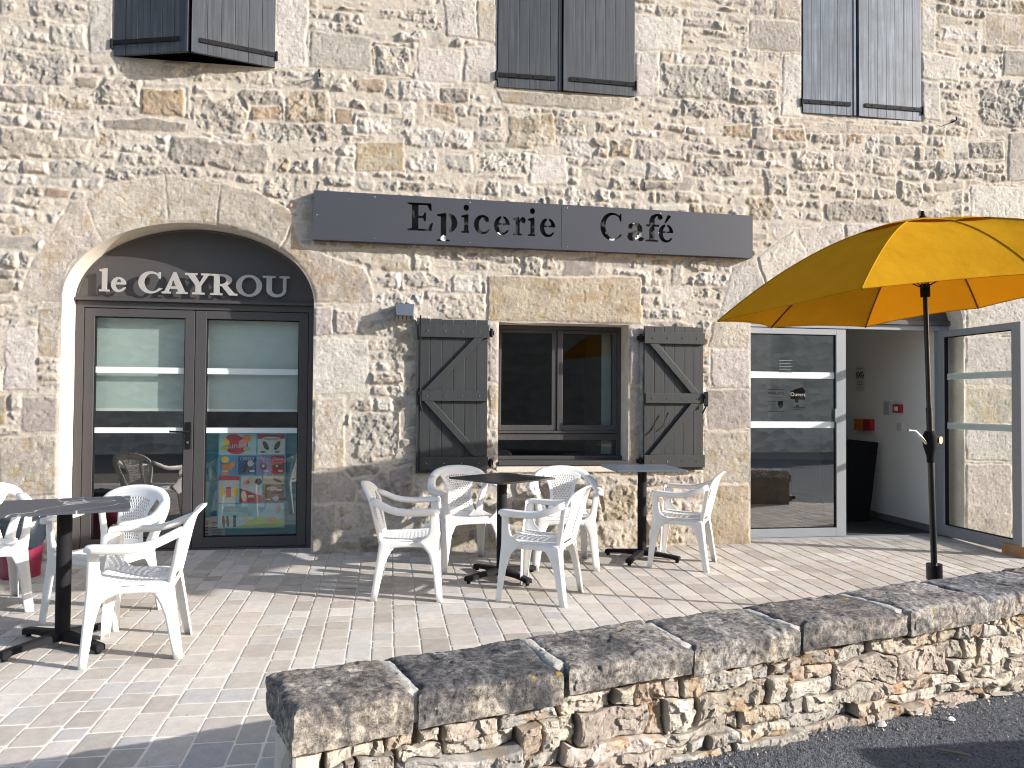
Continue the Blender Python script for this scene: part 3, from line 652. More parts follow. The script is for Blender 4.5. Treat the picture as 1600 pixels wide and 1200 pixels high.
# open shutters beside the window: boards, three ledges, two diagonal braces, ironwork
def low_shutter(x0, x1, z0, z1, flip, lab, yoff=0.0, n=6):
    y1, y0 = WY-.022, WY-.050
    s = MB(); boards(s, x0, x1, z0, z1, y0, y1, n, .006); sh = s.build('shutter', M_SHUT, bevel=.002); sh['label'] = lab; HB(sh)
    H = z1-z0; yb = y0-.001; yf = y0-.026
    led = [(z0+.03, z0+.14), (z0+.50*H-.045, z0+.50*H+.045), (z1-.16, z1-.055)]
    for i, (a_, b_) in enumerate(led):
        ex = .006 if i != 1 else -.004
        MB().box(x0-ex, x1+ex, yf, yb, a_, b_).build('ledge', M_SHUT, sh, bevel=.003)
    inn, outr = (x1-.04, x0+.045) if not flip else (x0+.04, x1-.045)   # brace foot near the window, head at the outer middle
    w = .085
    for (za, zb) in ((led[2][0]-.002, led[1][1]+.002), (led[0][1]+.002, led[1][0]-.002)):
        sx = 1 if outr > inn else -1
        q = [(inn, za), (inn+sx*w*.95, za), (outr, zb), (outr-sx*w*.95, zb)]
        MB().prism(q, yf+.001, yb).build('brace', M_SHUT, sh, bevel=.003)
    for a_, b_ in led:
        for k in range(4):
            bx = x0+(k+.5)*(x1-x0)/4; bz = (a_+b_)/2; MB().tube([(bx, yf+.001, bz), (bx, yf-.004, bz)], .006, 8).build('bolt', M_CHROME, sh)
    hxx = x1 if not flip else x0; sg = 1 if not flip else -1
    for zz in (led[0][0]+.055, led[2][0]+.05):
        hg = MB().box(hxx+.002*sg, hxx+.055*sg, WY-.045, WY+.0, zz-.018, zz+.018); hg.tube([(hxx+.03*sg, WY-.048, zz-.04), (hxx+.03*sg, WY-.048, zz+.035)], .014, 10)
        hg.build('hinge', M_IRON, sh)
    ox = x0 if not flip else x1
    lat = MB().box(ox-.01, ox+.03, yf-.012, yf-.002, z0+.5*H-.07, z0+.5*H+.06)
    lat.tube([(ox+.01, yf-.02, z0+.5*H-.06), (ox+.03*sg, yf-.03, z0+.5*H-.13)], .008, 8).tube([(ox+.01, yf-.025, z0+.5*H+.02), (ox+.01, yf-.005, z0+.5*H+.02)], .016, 10)
    lat.build('latch', M_IRON, sh)
    if not flip:
        MB().tube([(ox+.012, yf-.012, z0+.02), (ox+.012, yf-.012, z1+.02)], .007, 8).build('locking_bar', M_IRON, sh)
        MB().box(x0-.016, x0-.002, WY-.048, WY-.02, z0, z1).build('edge_strip', M_SHUT, sh)
    else:
        MB().tube([(x0+.21, yf-.006, z0+.40*H), (x0+.16, yf-.012, z0+.31*H), (x0+.1, yf-.008, z0+.27*H)], .006, 8).build('stay_hook', M_IRON, sh)
    return sh
low_shutter(.245, .835, .664, 1.975, False, 'open shutter left of the window')
low_shutter(2.232, 2.785, .672, 1.958, True, 'open shutter right of the window')

# ------------------------------------------------------------------ serif glyphs (unit: cap height 1), lists of closed outlines
def el(cx, cy, rx, ry, a0, a1, n=22):
    return [(cx+rx*math.cos(math.radians(a0+(a1-a0)*k/n)), cy+ry*math.sin(math.radians(a0+(a1-a0)*k/n))) for k in range(n+1)]
def g_C():
    o_ = el(.48, .49, .46, .52, 38, 322, 34); i_ = el(.53, .49, .33, .46, 318, 42, 34)
    return [[(.84, .98), (.80, .98), (.78, .90)]+el(.48, .49, .46, .52, 55, 318, 34)+[(.90, .20), (.86, .20)]+el(.54, .49, .34, .455, 322, 50, 34)+[(.80, .72), (.84, .70)]], .93
def g_A():
    return [[(0, 0), (.32, 0), (.32, .045), (.22, .06), (.28, .24), (.60, .24), (.67, .06), (.57, .045), (.57, 0), (.98, 0), (.98, .045), (.89, .06), (.52, 1.02), (.46, 1.02), (.10, .06), (0, .045)],
            [(.30, .31), (.43, .70), (.575, .31)]], .98
def g_Y():
    return [[(0, 1), (.42, 1), (.42, .955), (.32, .94), (.54, .52), (.72, .94), (.60, .955), (.60, 1), (.95, 1), (.95, .955), (.85, .94), (.57, .43), (.57, .06), (.70, .045), (.70, 0), (.28, 0), (.28, .045), (.40, .06), (.40, .42), (.10, .94), (0, .955)]], .95
def g_R():
    return [[(0, 0), (.42, 0), (.42, .045), (.31, .06), (.31, .45), (.42, .45), (.72, .0), (1.0, 0), (1.0, .045), (.90, .06), (.60, .48)]+el(.45, .735, .34, .265, -50, 90, 18)+[(0, 1), (0, .955), (.13, .94), (.13, .06), (0, .045)],
            [(.31, .51)]+[(.40, .51)]+el(.42, .73, .19, .21, -75, 85, 14)+[(.31, .945)]], 1.0
def g_O(): return [el(.5, .49, .49, .52, 0, 359, 44), el(.5, .49, .31, .455, 0, 359, 44)], 1.0
def g_U():
    return [[(0, 1), (.43, 1), (.43, .955), (.31, .94), (.31, .36)]+el(.53, .33, .22, .25, 180, 360, 20)+[(.75, .94), (.62, .955), (.62, 1), (.96, 1), (.96, .955), (.84, .94), (.84, .34)]+el(.49, .33, .35, .345, 0, -180, 28)[::1]+[(.14, .94), (0, .955)]], .96
def g_l(): return [[(0, 0), (.40, 0), (.40, .045), (.29, .06), (.29, 1.08), (.24, 1.08), (0, 1.02), (0, .98), (.12, .96), (.12, .06), (0, .045)]], .42
def g_e(brk=False):
    R_ = [(.60, .36)]+el(.32, .33, .30, .345, 8, 335, 34)+el(.36, .33, .20, .27, 320, 195, 18)+[(.17, .36)]
    top = [(.18, .42)]+el(.335, .42, .13, .20, 180, 0, 14)
    if not brk: return [R_, top], .64
    # stencil form: two separate strokes held by a bridge
    left = el(.32, .33, .30, .345, 100, 330, 26)+el(.37, .33, .19, .27, 318, 180, 18)+[(.18, .36), (.30, .36), (.30, .40), (.18, .40)]+el(.35, .38, .165, .24, 170, 112, 8)
    right = [(.36, .40), (.46, .40)]+el(.33, .42, .14, .20, 5, 70, 8)+el(.32, .33, .30, .345, 80, 8, 12)+[(.61, .36), (.36, .36)]
    return [left, right], .64
def g_E():
    return [[(0, 0), (.86, 0), (.92, .28), (.87, .28), (.74, .06), (.38, .06), (.38, .47), (.56, .47), (.62, .34), (.66, .34), (.66, .66), (.62, .66), (.56, .53), (.38, .53), (.38, .94), (.72, .94), (.82, .75), (.87, .75), (.85, 1), (0, 1), (0, .96), (.16, .93), (.16, .07), (0, .04)]], .92
def g_p():
    return [[(0, -.34), (.42, -.34), (.42, -.30), (.30, -.28), (.30, .66), (.26, .68), (0, .62), (0, .58), (.13, .55), (.13, -.28), (0, -.30)],
            el(.36, .33, .32, .35, 78, -78, 20)+el(.34, .33, .16, .28, -70, 70, 18)], .70
def g_i():
    return [[(0, 0), (.40, 0), (.40, .045), (.29, .06), (.29, .66), (.25, .68), (0, .62), (0, .58), (.12, .55), (.12, .06), (0, .045)], el(.20, .92, .105, .105, 0, 345, 20)], .42
def g_c(): return [[(.54, .62), (.50, .55)]+el(.44, .53, .085, .08, 60, -90, 8)+el(.36, .33, .19, .28, 75, 318, 24)[::1]+el(.32, .33, .30, .345, 325, 60, 34)[::1]], .62
def g_c():
    return [el(.32, .33, .30, .345, 50, 330, 34)+el(.37, .33, .20, .275, 316, 92, 26)+[(.37, .55), (.44, .44), (.55, .46)]], .62
def g_r(): return [[(0, 0), (.40, 0), (.40, .045), (.29, .06), (.29, .46), (.38, .58), (.40, .48), (.52, .45), (.58, .56), (.52, .67), (.40, .67), (.28, .54), (.27, .67), (0, .62), (0, .58), (.12, .55), (.12, .06), (0, .045)]], .58
def g_a():
    return [[(.62, .10), (.66, .10), (.62, .01), (.48, -.01), (.42, .08), (.42, .26), (.42, .48), (.34, .60), (.22, .58), (.20, .46), (.08, .46), (.08, .60), (.26, .68), (.48, .66), (.59, .52), (.59, .14)],
            [(.37, .38), (.37, .33), (.24, .26), (.20, .14), (.28, .08), (.37, .12), (.37, .05), (.24, -.01), (.10, .01), (.03, .14), (.08, .28)]], .66
def g_f(): return [[(.0, 0), (.42, 0), (.42, .045), (.30, .06), (.30, .58), (.46, .58), (.46, .64), (.30, .64), (.30, .84), (.37, .98), (.44, .97), (.43, .88), (.52, .84), (.60, .92), (.54, 1.04), (.38, 1.06), (.20, .98), (.13, .80), (.13, .64), (.02, .64), (.02, .58), (.13, .58), (.13, .06), (0, .045)]], .50
def g_eacc():
    g, w = g_e(True); return g+[[(.26, .74), (.32, .74), (.52, .99), (.40, 1.04)]], w
GL = dict(C=g_C, A=g_A, Y=g_Y, R=g_R, O=g_O, U=g_U, l=g_l, e=g_e, E=g_E, p=g_p, i=g_i, c=g_c, r=g_r, a=g_a, f=g_f)
def wound(lp, ccw):
    a = sum(lp[i][0]*lp[(i+1) % len(lp)][1]-lp[(i+1) % len(lp)][0]*lp[i][1] for i in range(len(lp)))
    return lp if (a > 0) == ccw else lp[::-1]
def fatten(lp, d, hole):
    lp = wound(lp, not hole); out_ = []; n = len(lp)
    for i in range(n):
        p, q, r_ = Vector(lp[i-1]), Vector(lp[i]), Vector(lp[(i+1) % n]); e1 = (q-p).normalized(); e2 = (r_-q).normalized()
        n1 = Vector((e1.y, -e1.x)); n2 = Vector((e2.y, -e2.x)); mm = n1+n2
        if mm.length < 1e-4: mm = n1
        mm.normalize(); out_.append(tuple(q+mm*d/max(.55, mm.dot(n1))))
    return out_
def curve_mesh(name, loops, ext, mat, parent=None, flip=True):
    """filled 2D outlines (even-odd) in x,z at y=0, extruded by ext"""
    cu = bpy.data.curves.new(name, 'CURVE'); cu.dimensions = '2D'; cu.fill_mode = 'BOTH'; cu.extrude = ext
    for lp in loops:
        sp = cu.splines.new('POLY'); sp.points.add(len(lp)-1); sp.use_cyclic_u = True
        for p, q in zip(sp.points, lp): p.co = (q[0], q[1], 0, 1)
    t = bpy.data.objects.new('t', cu); COL.objects.link(t); me = bpy.data.meshes.new_from_object(t)
    bpy.data.objects.remove(t); bpy.data.curves.remove(cu)
    me.transform(Matrix.Rotation(math.radians(90), 4, 'X'))
    me.materials.clear(); return link(name, me, parent, [mat])
def text_mesh(name, s, size, loc, mat, parent=None, align='CENTER', ext=.0004, rot=0):
    cu = bpy.data.curves.new(name, 'FONT'); cu.body = s; cu.size = size; cu.align_x = align; cu.align_y = 'CENTER'; cu.extrude = ext; cu.resolution_u = 3
    t = bpy.data.objects.new('t', cu); COL.objects.link(t); me = bpy.data.meshes.new_from_object(t)
    bpy.data.objects.remove(t); bpy.data.curves.remove(cu)
    me.transform(Matrix.Translation(loc) @ Matrix.Rotation(rot, 4, 'Z') @ Matrix.Rotation(math.radians(90), 4, 'X'))
    me.materials.clear(); return link(name, me, parent, [mat])

# raised letters over the left doors
LY = YD-.012-.045
ls = thing('letter_sign', 'pale metal serif letters mounted on the dark arched panel over the left doorway', 'sign', ((lx0+lx1)/2, LY, 2.2))
spec = [('l', 155.6, 170.8, 455), ('e', 173.5, 197, 455.5), ('C', 216, 253.5, 457), ('A', 253.5, 292, 458), ('Y', 289.5, 329, 459.5), ('R', 329.5, 370, 461), ('O', 369, 409, 462.5), ('U', 411, 451.5, 465)]
bx, bz = W2(172, 455.5, LY); ex, ez = W2(430, 464, LY); CH = .171
for (ch, pa, pb, py) in spec:
    g, w = GL[ch](); xa, za = W2(pa, py, LY); xb, _ = W2(pb, py, LY); za = bz+(ez-bz)*(xa-bx)/(ex-bx)
    k = (xb-xa)/w; H = CH
    loops = [[(xa+p[0]*k-(lx0+lx1)/2, za-2.2+p[1]*H+.003) for p in lp] for lp in g]
    loops = [fatten(lp, .0042, i > 0) for i, lp in enumerate(loops)]
    curve_mesh('letter', loops, .005, M_LETTER, ls)
# fascia sign with stencil-cut letters
SY = WY-.085
(fx0, fz0), (fx1, fz1) = W2(489, 374, SY), W2(1176, 403, SY)
_, tz0 = W2(489, 297, SY); _, tz1 = W2(1176, 337, SY)
sg = thing('fascia_sign', 'long slate grey box sign with words cut through its front above the window', 'sign', (fx0, SY, fz0))
loops = [[(0, 0), (fx1-fx0, fz1-fz0), (fx1-fx0, tz1-fz0), (0, tz0-fz0)]]
w1 = [('E', 637, 676, 0), ('p', 683, 715, 0), ('i', 721, 736, 0), ('c', 740, 767, 0), ('eb', 771.5, 797, 0), ('r', 802, 821, 0), ('i', 825, 839, 0), ('eb', 843, 868, 0), ('C', 937.5, 974, 0), ('a', 979, 1006, 0), ('f', 1009, 1031, 0), ('ea', 1028.5, 1052.5, 0)]
b0 = W2(640, 359.5, SY); b1 = W2(1045, 378.5, SY); CHS = .232
for ch, pa, pb, _ in w1:
    g, w = g_e(True) if ch == 'eb' else g_eacc() if ch == 'ea' else GL[ch]()
    xa = W2(pa, 365, SY)[0]; xb = W2(pb, 365, SY)[0]; k = (xb-xa)/w; za = b0[1]+(b1[1]-b0[1])*(xa-b0[0])/(b1[0]-b0[0])
    loops += [fatten([(xa-fx0+p[0]*k, za-fz0+p[1]*CHS) for p in lp], .0022, False) for lp in g]
curve_mesh('front_plate', loops, .0015, M_SIGN, sg)
L_ = fx1-fx0; rz1 = fz1-fz0
cs = MB()
def slab(z0a, z0b, z1a, z1b, y0, y1, mi=0, xa=0., xb=None):
    xb = L_ if xb is None else xb
    cs.add([(xa, y0, z0a), (xb, y0, z0b), (xb, y1, z0b), (xa, y1, z0a), (xa, y0, z1a), (xb, y0, z1b), (xb, y1, z1b), (xa, y1, z1a)],
           [(0, 3, 2, 1), (4, 5, 6, 7), (0, 1, 5, 4), (1, 2, 6, 5), (2, 3, 7, 6), (3, 0, 4, 7)], mi)
tA, tB = tz0-fz0, tz1-fz0
slab(tA-.004, tB-.004, tA, tB, .002, .075); slab(0, rz1, .004, rz1+.004, .002, .075)
slab(.004, .004, tA-.004, tB-.004, .002, .075, 0, 0, .004); slab(rz1+.004, rz1+.004, tB-.004, tB-.004, .002, .075, 0, L_-.004, L_)
cs.build('casing', M_SIGN, sg)
bk = MB().box(.01, L_-.01, .055, .06, .03, tA-.03); bk.build('backing', plain('black_backing', (.02, .02, .02), .7), sg)
for sx_, sz_ in ((.03, .5), (.5, .93), (1.3, .93), (2.15, .93), (3.0, .93), (3.88, .5), (.5, .07), (1.3, .07), (2.15, .07), (3.0, .07)):
    zz0, zz1 = rz1*sx_/L_, tA+(tB-tA)*sx_/L_; MB().tube([(sx_, -.0015, zz0+(zz1-zz0)*sz_), (sx_, -.004, zz0+(zz1-zz0)*sz_)], .0055, 8).build('screw', M_CHROME, sg)
# peeling white foil behind the cut letters
M_FOIL = plain('torn_foil', (.82, .80, .76), .7); rf = random.Random(4)
for px in (683, 688, 693, 760, 776, 840, 808, 943, 950, 968, 984, 990, 998, 1018, 735, 645, 667):
    x, z_ = W2(px+rf.uniform(0, 8), rf.uniform(362, 374) if px not in (683, 984) else 345, SY); z_ += 0
    n = 7; ang = [2*math.pi*i/n for i in range(n)]; pf = MB(); pf.add([(x-fx0+rf.uniform(.5, 1)*.034*math.cos(t), .004+rf.uniform(0, .006), z_-fz0+rf.uniform(.5, 1)*.032*math.sin(t)) for t in ang], [list(range(n))]); pf.build('foil_scrap', M_FOIL, sg)
MB().box(W2(877, 360, SY)[0]-fx0-.0015, W2(877, 360, SY)[0]-fx0+.0015, -.0022, -.0016, W2(877, 388, SY)[1]-fz0, W2(877, 322, SY)[1]-fz0).build('panel_joint', M_BLACK, sg)

# wall lamp
lx, lz = W2(632, 489, WY-.07)
lp = thing('wall_lamp', 'small grey box wall lamp beside the top of the left open shutter', 'lamp', (lx, WY, lz))
q = MB(); w = .082; q.add([(-w, -.005, .072), (w, -.005, .072), (w, -.005, -.062), (-w, -.005, -.062), (-w, -.115, .072), (w, -.115, .072), (w*.84, -.145, -.030), (-w*.84, -.145, -.030)],
  [(0, 1, 2, 3), (4, 5, 1, 0), (4, 7, 6, 5), (5, 6, 2, 1), (0, 3, 7, 4)]); q.build('housing', plain('lamp_grey', (.075, .09, .12), .5), lp, bevel=.003)
q = MB().add([(-w*.82, -.143, -.034), (w*.82, -.143, -.034), (w*.97, -.008, -.064), (-w*.97, -.008, -.064)], [(0, 1, 2, 3)])
for k in (-.6, -.2, .2, .6): q.bar((w*k, -.148, -.030), (w*k*1.1, -.13, -.062), .006, .006, mi=1)
q.build('lens', [C('lamp_lens', (.35, .33, .30)), M_BLACK], lp)
# iron hooks for the shutters
for px, py, lab in ((500, 120, 'short rusty iron hook in the wall right of the upper left shutters'), (1485, 192, 'short rusty iron hook in the wall right of the faded upper shutters')):
    x, z_ = W2(px, py); hk = MB().tube([(x, WY+.02, z_), (x, WY-.075, z_-.004), (x, WY-.082, z_+.004), (x, WY-.082, z_+.028)], .007, 8)
    o = hk.build('wall_hook', M_IRON); tag(o, lab, 'hook', 'shutter hooks in the wall')

# ------------------------------------------------------------------ terrace paving
xs_, cols_ = [], []
pv = []; pf_ = []; pc = []
rp = random.Random(3); tp = [(.47, .435, .395), (.42, .385, .345), (.45, .43, .40), (.49, .455, .41), (.37, .335, .30), (.42, .405, .39), (.46, .415, .38), (.51, .475, .44), (.40, .365, .325), (.44, .405, .36)]
UW = np.array([.9587, .2845]); NW = np.array([-.2845, .9587]); OW = np.array([-.26627, 2.24772])
def behind_wall(x, y): 
    d = np.array([x, y])-OW; return (d@UW) < -.1 or (d@NW) > .05
x = -6.2
while x < 9.0:
    w = rp.choice((.115, .13, .145, .16)); y = .2+rp.random()*.2
    while y < WY+.30:
        l = rp.choice((rp.uniform(.10, .14), rp.uniform(.13, .18), rp.uniform(.17, .27))) if w < .15 else rp.uniform(.13, .26)
        if behind_wall(x+w/2, y+l/2):
            g = .0036; z0 = rp.uniform(-.0001, .0006); t1, t2 = rp.uniform(-.0005, .0005), rp.uniform(-.0005, .0005); j = lambda: rp.uniform(-.0028, .0028)
            b0_ = len(pv)
            P4 = [(x+g+j(), y+g+j()), (x+w-g+j(), y+g+j()), (x+w-g+j(), y+l-g+j()), (x+g+j(), y+l-g+j())]
            # eight-sided outline with worn corners: outer ring low, inner ring high
            def ringp(ins, dz):
                o_ = []
                for k in range(4):
                    p, q_, r_ = Vector(P4[k]), Vector(P4[k-1]), Vector(P4[(k+1) % 4]); cut = .0055+ins
                    a1 = p+(q_-p).normalized()*cut; a3 = p+(r_-p).normalized()*cut; cc = Vector(((P4[0][0]+P4[2][0])/2, (P4[0][1]+P4[2][1])/2))
                    for a_ in (a1, a3):
                        a_ = a_+(cc-a_).normalized()*ins; o_.append((a_.x, a_.y, gz(a_.y)+dz+z0+t1*(a_.x-x)/w+t2*(a_.y-y)/l))
                return o_
            pv += ringp(0, -.0016); pv += ringp(.0030, .0003); pv += ringp(.011, .0009)
            for r_ in (0, 8):
                for k in range(8): pf_.append((b0_+r_+k, b0_+r_+(k+1) % 8, b0_+r_+8+(k+1) % 8, b0_+r_+8+k))
            pf_.append(tuple(b0_+16+k for k in range(8)))
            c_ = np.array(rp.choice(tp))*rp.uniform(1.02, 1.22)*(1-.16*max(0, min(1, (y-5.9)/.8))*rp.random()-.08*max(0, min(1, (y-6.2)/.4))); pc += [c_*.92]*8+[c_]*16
        y += l
    x += w
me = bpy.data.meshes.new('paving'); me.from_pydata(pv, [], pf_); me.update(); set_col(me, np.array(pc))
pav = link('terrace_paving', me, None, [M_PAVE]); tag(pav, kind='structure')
# joint bed under the tiles, a sheet that stops at the low wall
def wall_line(s, t): p = OW+UW*s+NW*t; return (float(p[0]), float(p[1]))
bed = MB(); r0 = []
ring = [(-6.3, .1), wall_line(-.6, -2.2), wall_line(-.10, -.2), wall_line(-.10, .06), wall_line(9.6, .06), (9.2, WY+.32), (-6.3, WY+.32)]
bed.add([(p[0], p[1], gz(min(p[1], WY))+.0006) for p in ring], [list(range(len(ring)))])
o = bed.build('paving_joints', M_MORTAR); tag(o, kind='structure')

# crumbs, seeds and grit lying on the setts, thickest along the foot of the house
cg = MB(); rg = random.Random(31)
for k in range(700):
    x = rg.uniform(-3.2, 6.); y = WY-abs(rg.gauss(0, .10))-.02 if k % 3 else rg.uniform(2.8, 6.4)
    if not behind_wall(x, y) or (k % 3 and (ARC[0][0]-1 < x < ARC[0][0]+1 or ARC[1][0]-1.1 < x < ARC[1][0]+1.1)): continue
    a = rg.uniform(.0015, .0045)*(1 if k % 11 else 2.2); z_ = gz(y)+.0012; an = rg.uniform(0, 3)
    P_ = [(x+a*rg.uniform(.5, 1.4)*math.cos(an+q*math.pi/2), y+a*rg.uniform(.5, 1.4)*math.sin(an+q*math.pi/2), z_) for q in range(4)]
    cg.add(P_+[(x, y, z_+a*rg.uniform(.4, .9))], [(0, 1, 4), (1, 2, 4), (2, 3, 4), (3, 0, 4)])
tag(cg.build('paving_grit', plain('brown_grit', (.16, .12, .08), .9, var=.5, vscale=40)), 'brown crumbs and grit scattered over the pale terrace paving', 'grit', kind='stuff')

# ------------------------------------------------------------------ low wall: coping slabs and dry stonework
lw = thing('low_stone_wall', 'low dry stone wall topped with dark lichened slabs between the terrace and the road', 'wall', (float(OW[0]), float(OW[1]), -.1), math.atan2(UW[1], UW[0]))
HT = .40+.1
fs = [-.02, .37, .905, 1.455, 1.96, 2.53, 3.08, 3.75, 4.45, 5.1, 5.8]; ns = [0., .372, .883, 1.405, 1.945, 2.54, 3.06, 3.70, 4.42, 5.1, 5.8]
cope_tint = [(.30, .275, .25), (.15, .15, .155), (.31, .295, .275), (.31, .30, .285), (.235, .22, .21), (.36, .345, .33), (.23, .24, .26), (.40, .38, .36), (.34, .33, .32), (.38, .37, .35)]
def rough_slab(name, cor, ztop, th, res, seed, tint, mat, parent, amp=1.):
    """cor: four plan corners (near left, near right, far right, far left) in wall coordinates; rounded, eroded slab"""
    c4 = np.array(cor); nu = int(np.linalg.norm(c4[1]-c4[0])/res)+2; nv = int(np.linalg.norm(c4[3]-c4[0])/res)+2; sk = max(3, int(th/res))+1
    iu = np.arange(-sk, nu+sk+1); iv = np.arange(-sk, nv+sk+1)
    U_, V_ = np.meshgrid(iu, iv); ou = np.maximum(0, np.maximum(-U_, U_-nu)); ov = np.maximum(0, np.maximum(-V_, V_-nv)); ovr = np.maximum(ou, ov)
    u_ = np.clip(U_, 0, nu)/nu; v_ = np.clip(V_, 0, nv)/nv
    P = (1-v_)[..., None]*((1-u_)[..., None]*c4[0]+u_[..., None]*c4[1])+v_[..., None]*((1-u_)[..., None]*c4[3]+u_[..., None]*c4[2])
    dz = -ovr*(th/sk)
    de = np.minimum(np.minimum(np.clip(U_, 0, nu), nu-np.clip(U_, 0, nu)), np.minimum(np.clip(V_, 0, nv), nv-np.clip(V_, 0, nv)))*res
    rnd = np.where(ovr == 0, -.012*np.exp(-de/.012), 0)
    cen = c4.mean(0); inw = (cen-P); inw /= np.linalg.norm(inw, axis=-1, keepdims=True)+1e-6
    a_, b_ = P[..., 0]+seed*3.1, P[..., 1]
    top = (fbm(a_, b_, .16, seed, 4)*.016+facets(a_, b_, .07, seed)*.006+vn(a_, b_, .02, seed+9)*.003)*amp
    side = ovr > 0
    sz = dz+seed
    e = (fbm(a_*1.3+b_*1.3, sz, .10, seed+30, 3)*.018+facets(a_*1.4+b_*1.4, sz, .04, seed+4)*.007)*amp*(1 if True else 0)
    e = e*np.where(side, 1, np.exp(-de/.02))+np.where(side, .004, .010)
    P = P+inw*e[..., None]
    zz = ztop+dz+np.where(side, top*.5, top)+rnd+np.where(side, -.010, 0)
    Vv = np.concatenate([P, zz[..., None]], -1).reshape(-1, 3)
    col = np.ones((Vv.shape[0], 3))*np.array(tint)
    sidef = np.clip(ovr.reshape(-1)/2., 0, 1)[:, None]
    pt = sstep(-.05, .30, fbm(a_*1.0+b_, sz, .13, seed+50, 3)).reshape(-1)[:, None]*.75+.12; col = col*(1-sidef*pt)+np.array((.42, .38, .32))*sidef*pt
    return link(name, grid_mesh(name, Vv, len(iv), len(iu), None, col), parent, [mat])
ths = [.115, .105, .085, .095, .085, .10, .095, .09, .1, .09]; dzt = [.0, -.004, .004, -.002, .0, .008, .0, .003, -.003, .0]
for i in range(10):
    g = .012
    rough_slab('coping_slab', [(ns[i]+g*.6, -.015+.012*math.sin(i*2.1)), (ns[i+1]-g*.6, -.02+.012*math.sin(i*2.1+1)), (fs[i+1]-g*.4, .355), (fs[i]+g*.4, .355)], HT+dzt[i], ths[i], .0058, 11+i*7, cope_tint[i], M_COPE, lw, .72)
# mortar joints between the slabs and the rubble heart of the wall
M_SEAM = attr_stone('coping_joint', var=.25)
for i in range(1, 10):
    rough_slab('joint_mortar', [(ns[i]-.034, .008), (ns[i]+.034, .010), (fs[i]+.030, .345), (fs[i]-.030, .345)], HT-.003+dzt[i]*.5, .085, .006, 90+i, (.56, .54, .50), M_SEAM, lw, .5)
MB().box(.07, 5.8, .075, .33, -.25, HT-.03).build('rubble_core', plain('brown_earth_fill', (.15, .115, .085), .95, var=.3, vscale=20, bmp=1., bscale=40), lw)
MB().box(.012, .09, .022, .34, -.25, HT-.085).build('end_face', plain('lime_render', (.50, .47, .42), .95, var=.15, vscale=8, bmp=.8, bscale=50), lw, bevel=.012)
# the face: separate roughly squared stones, tight and uneven
rs = random.Random(12); Vs, Fs_, Cs = [], [], []
dp = [(.53, .475, .40), (.51, .445, .36), (.47, .44, .395), (.56, .505, .425), (.46, .395, .335), (.52, .425, .335), (.44, .415, .385), (.55, .51, .445), (.54, .47, .415)]
nvt = 0
def face_stone(s0, s1, z0, z1, tint, proud_=None):
    global nvt
    res = .0058; g = rs.uniform(.001, .004); s0 += g; s1 -= g; z0 += g*.7; z1 -= g*.7
    nu = max(3, int((s1-s0)/res)); nv = max(3, int((z1-z0)/res)); sk = 6
    iu = np.arange(-sk, nu+sk+1); iv = np.arange(-sk, nv+sk+1); U_, V_ = np.meshgrid(iu, iv)
    ovr = np.maximum(np.maximum(np.maximum(-U_, U_-nu), np.maximum(-V_, V_-nv)), 0)
    a_ = s0+(s1-s0)*np.clip(U_, 0, nu)/nu; b_ = z0+(z1-z0)*np.clip(V_, 0, nv)/nv
    sd_ = rs.randint(0, 9999); pr = rs.uniform(-.012, .016) if proud_ is None else proud_
    de = np.minimum(np.minimum(np.clip(U_, 0, nu), nu-np.clip(U_, 0, nu)), np.minimum(np.clip(V_, 0, nv), nv-np.clip(V_, 0, nv)))*res
    a7 = a_+fbm(a_, b_, .05, sd_+61)*.02
    rel = fbm(a_, b_, .12, sd_, 2)*.012+facets(a7, b_*1.6, .085, sd_)*.014+facets(a7, b_*1.3, .036, sd_+3)*.0055+facets(a_, b_, .014, sd_+5)*.0020+vn(a_, b_, .009, sd_+7)*.0022
    t_ = .03-pr-rel+.006*np.exp(-de/.005)+ovr*.012+(a_-s0)*rs.uniform(-.08, .08)+(b_-z0)*rs.uniform(-.15, .1)
    # shared edge wander keeps neighbours fitted together
    aa = a_+fbm(a_, b_, .13, 500, 3)*.035; bb = b_+fbm(a_, b_, .20, 520, 3)*.050
    cx, cz = (s0+s1)/2, (z0+z1)/2; cr = np.exp(-de/.008)*.004*rs.uniform(.0, 1.2)
    rr = np.hypot(a_-cx, b_-cz)+1e-6; aa -= (a_-cx)/rr*cr*2; bb -= (b_-cz)/rr*cr
    Vv = np.stack([aa, t_, bb], -1).reshape(-1, 3)
    n0 = nvt; nr, nc = U_.shape; i = np.arange(nr-1)[:, None]*nc+np.arange(nc-1)[None, :]
    q_ = np.stack([i, i+1, i+nc+1, i+nc], -1).reshape(-1, 4)+n0
    c_ = np.array(tint)*(1+rs.uniform(-.12, .1))*(1+(fbm(a_, b_, .06, sd_+11, 3)*.35)[..., None])
    st_ = sstep(.12, .4, fbm(a_, b_, .09, sd_+13))[..., None]; c_ = c_*(1-st_*np.array((.10, .25, .42))*rs.choice((0, .5, 1)))
    Vs.append(Vv); Fs_.append(q_); Cs.append(c_.reshape(-1, 3)); nvt += len(Vv)
bigs = [(.26, .60, .155, .215), (.60, .86, .10, .21)]
z = -.16; courses_ = []
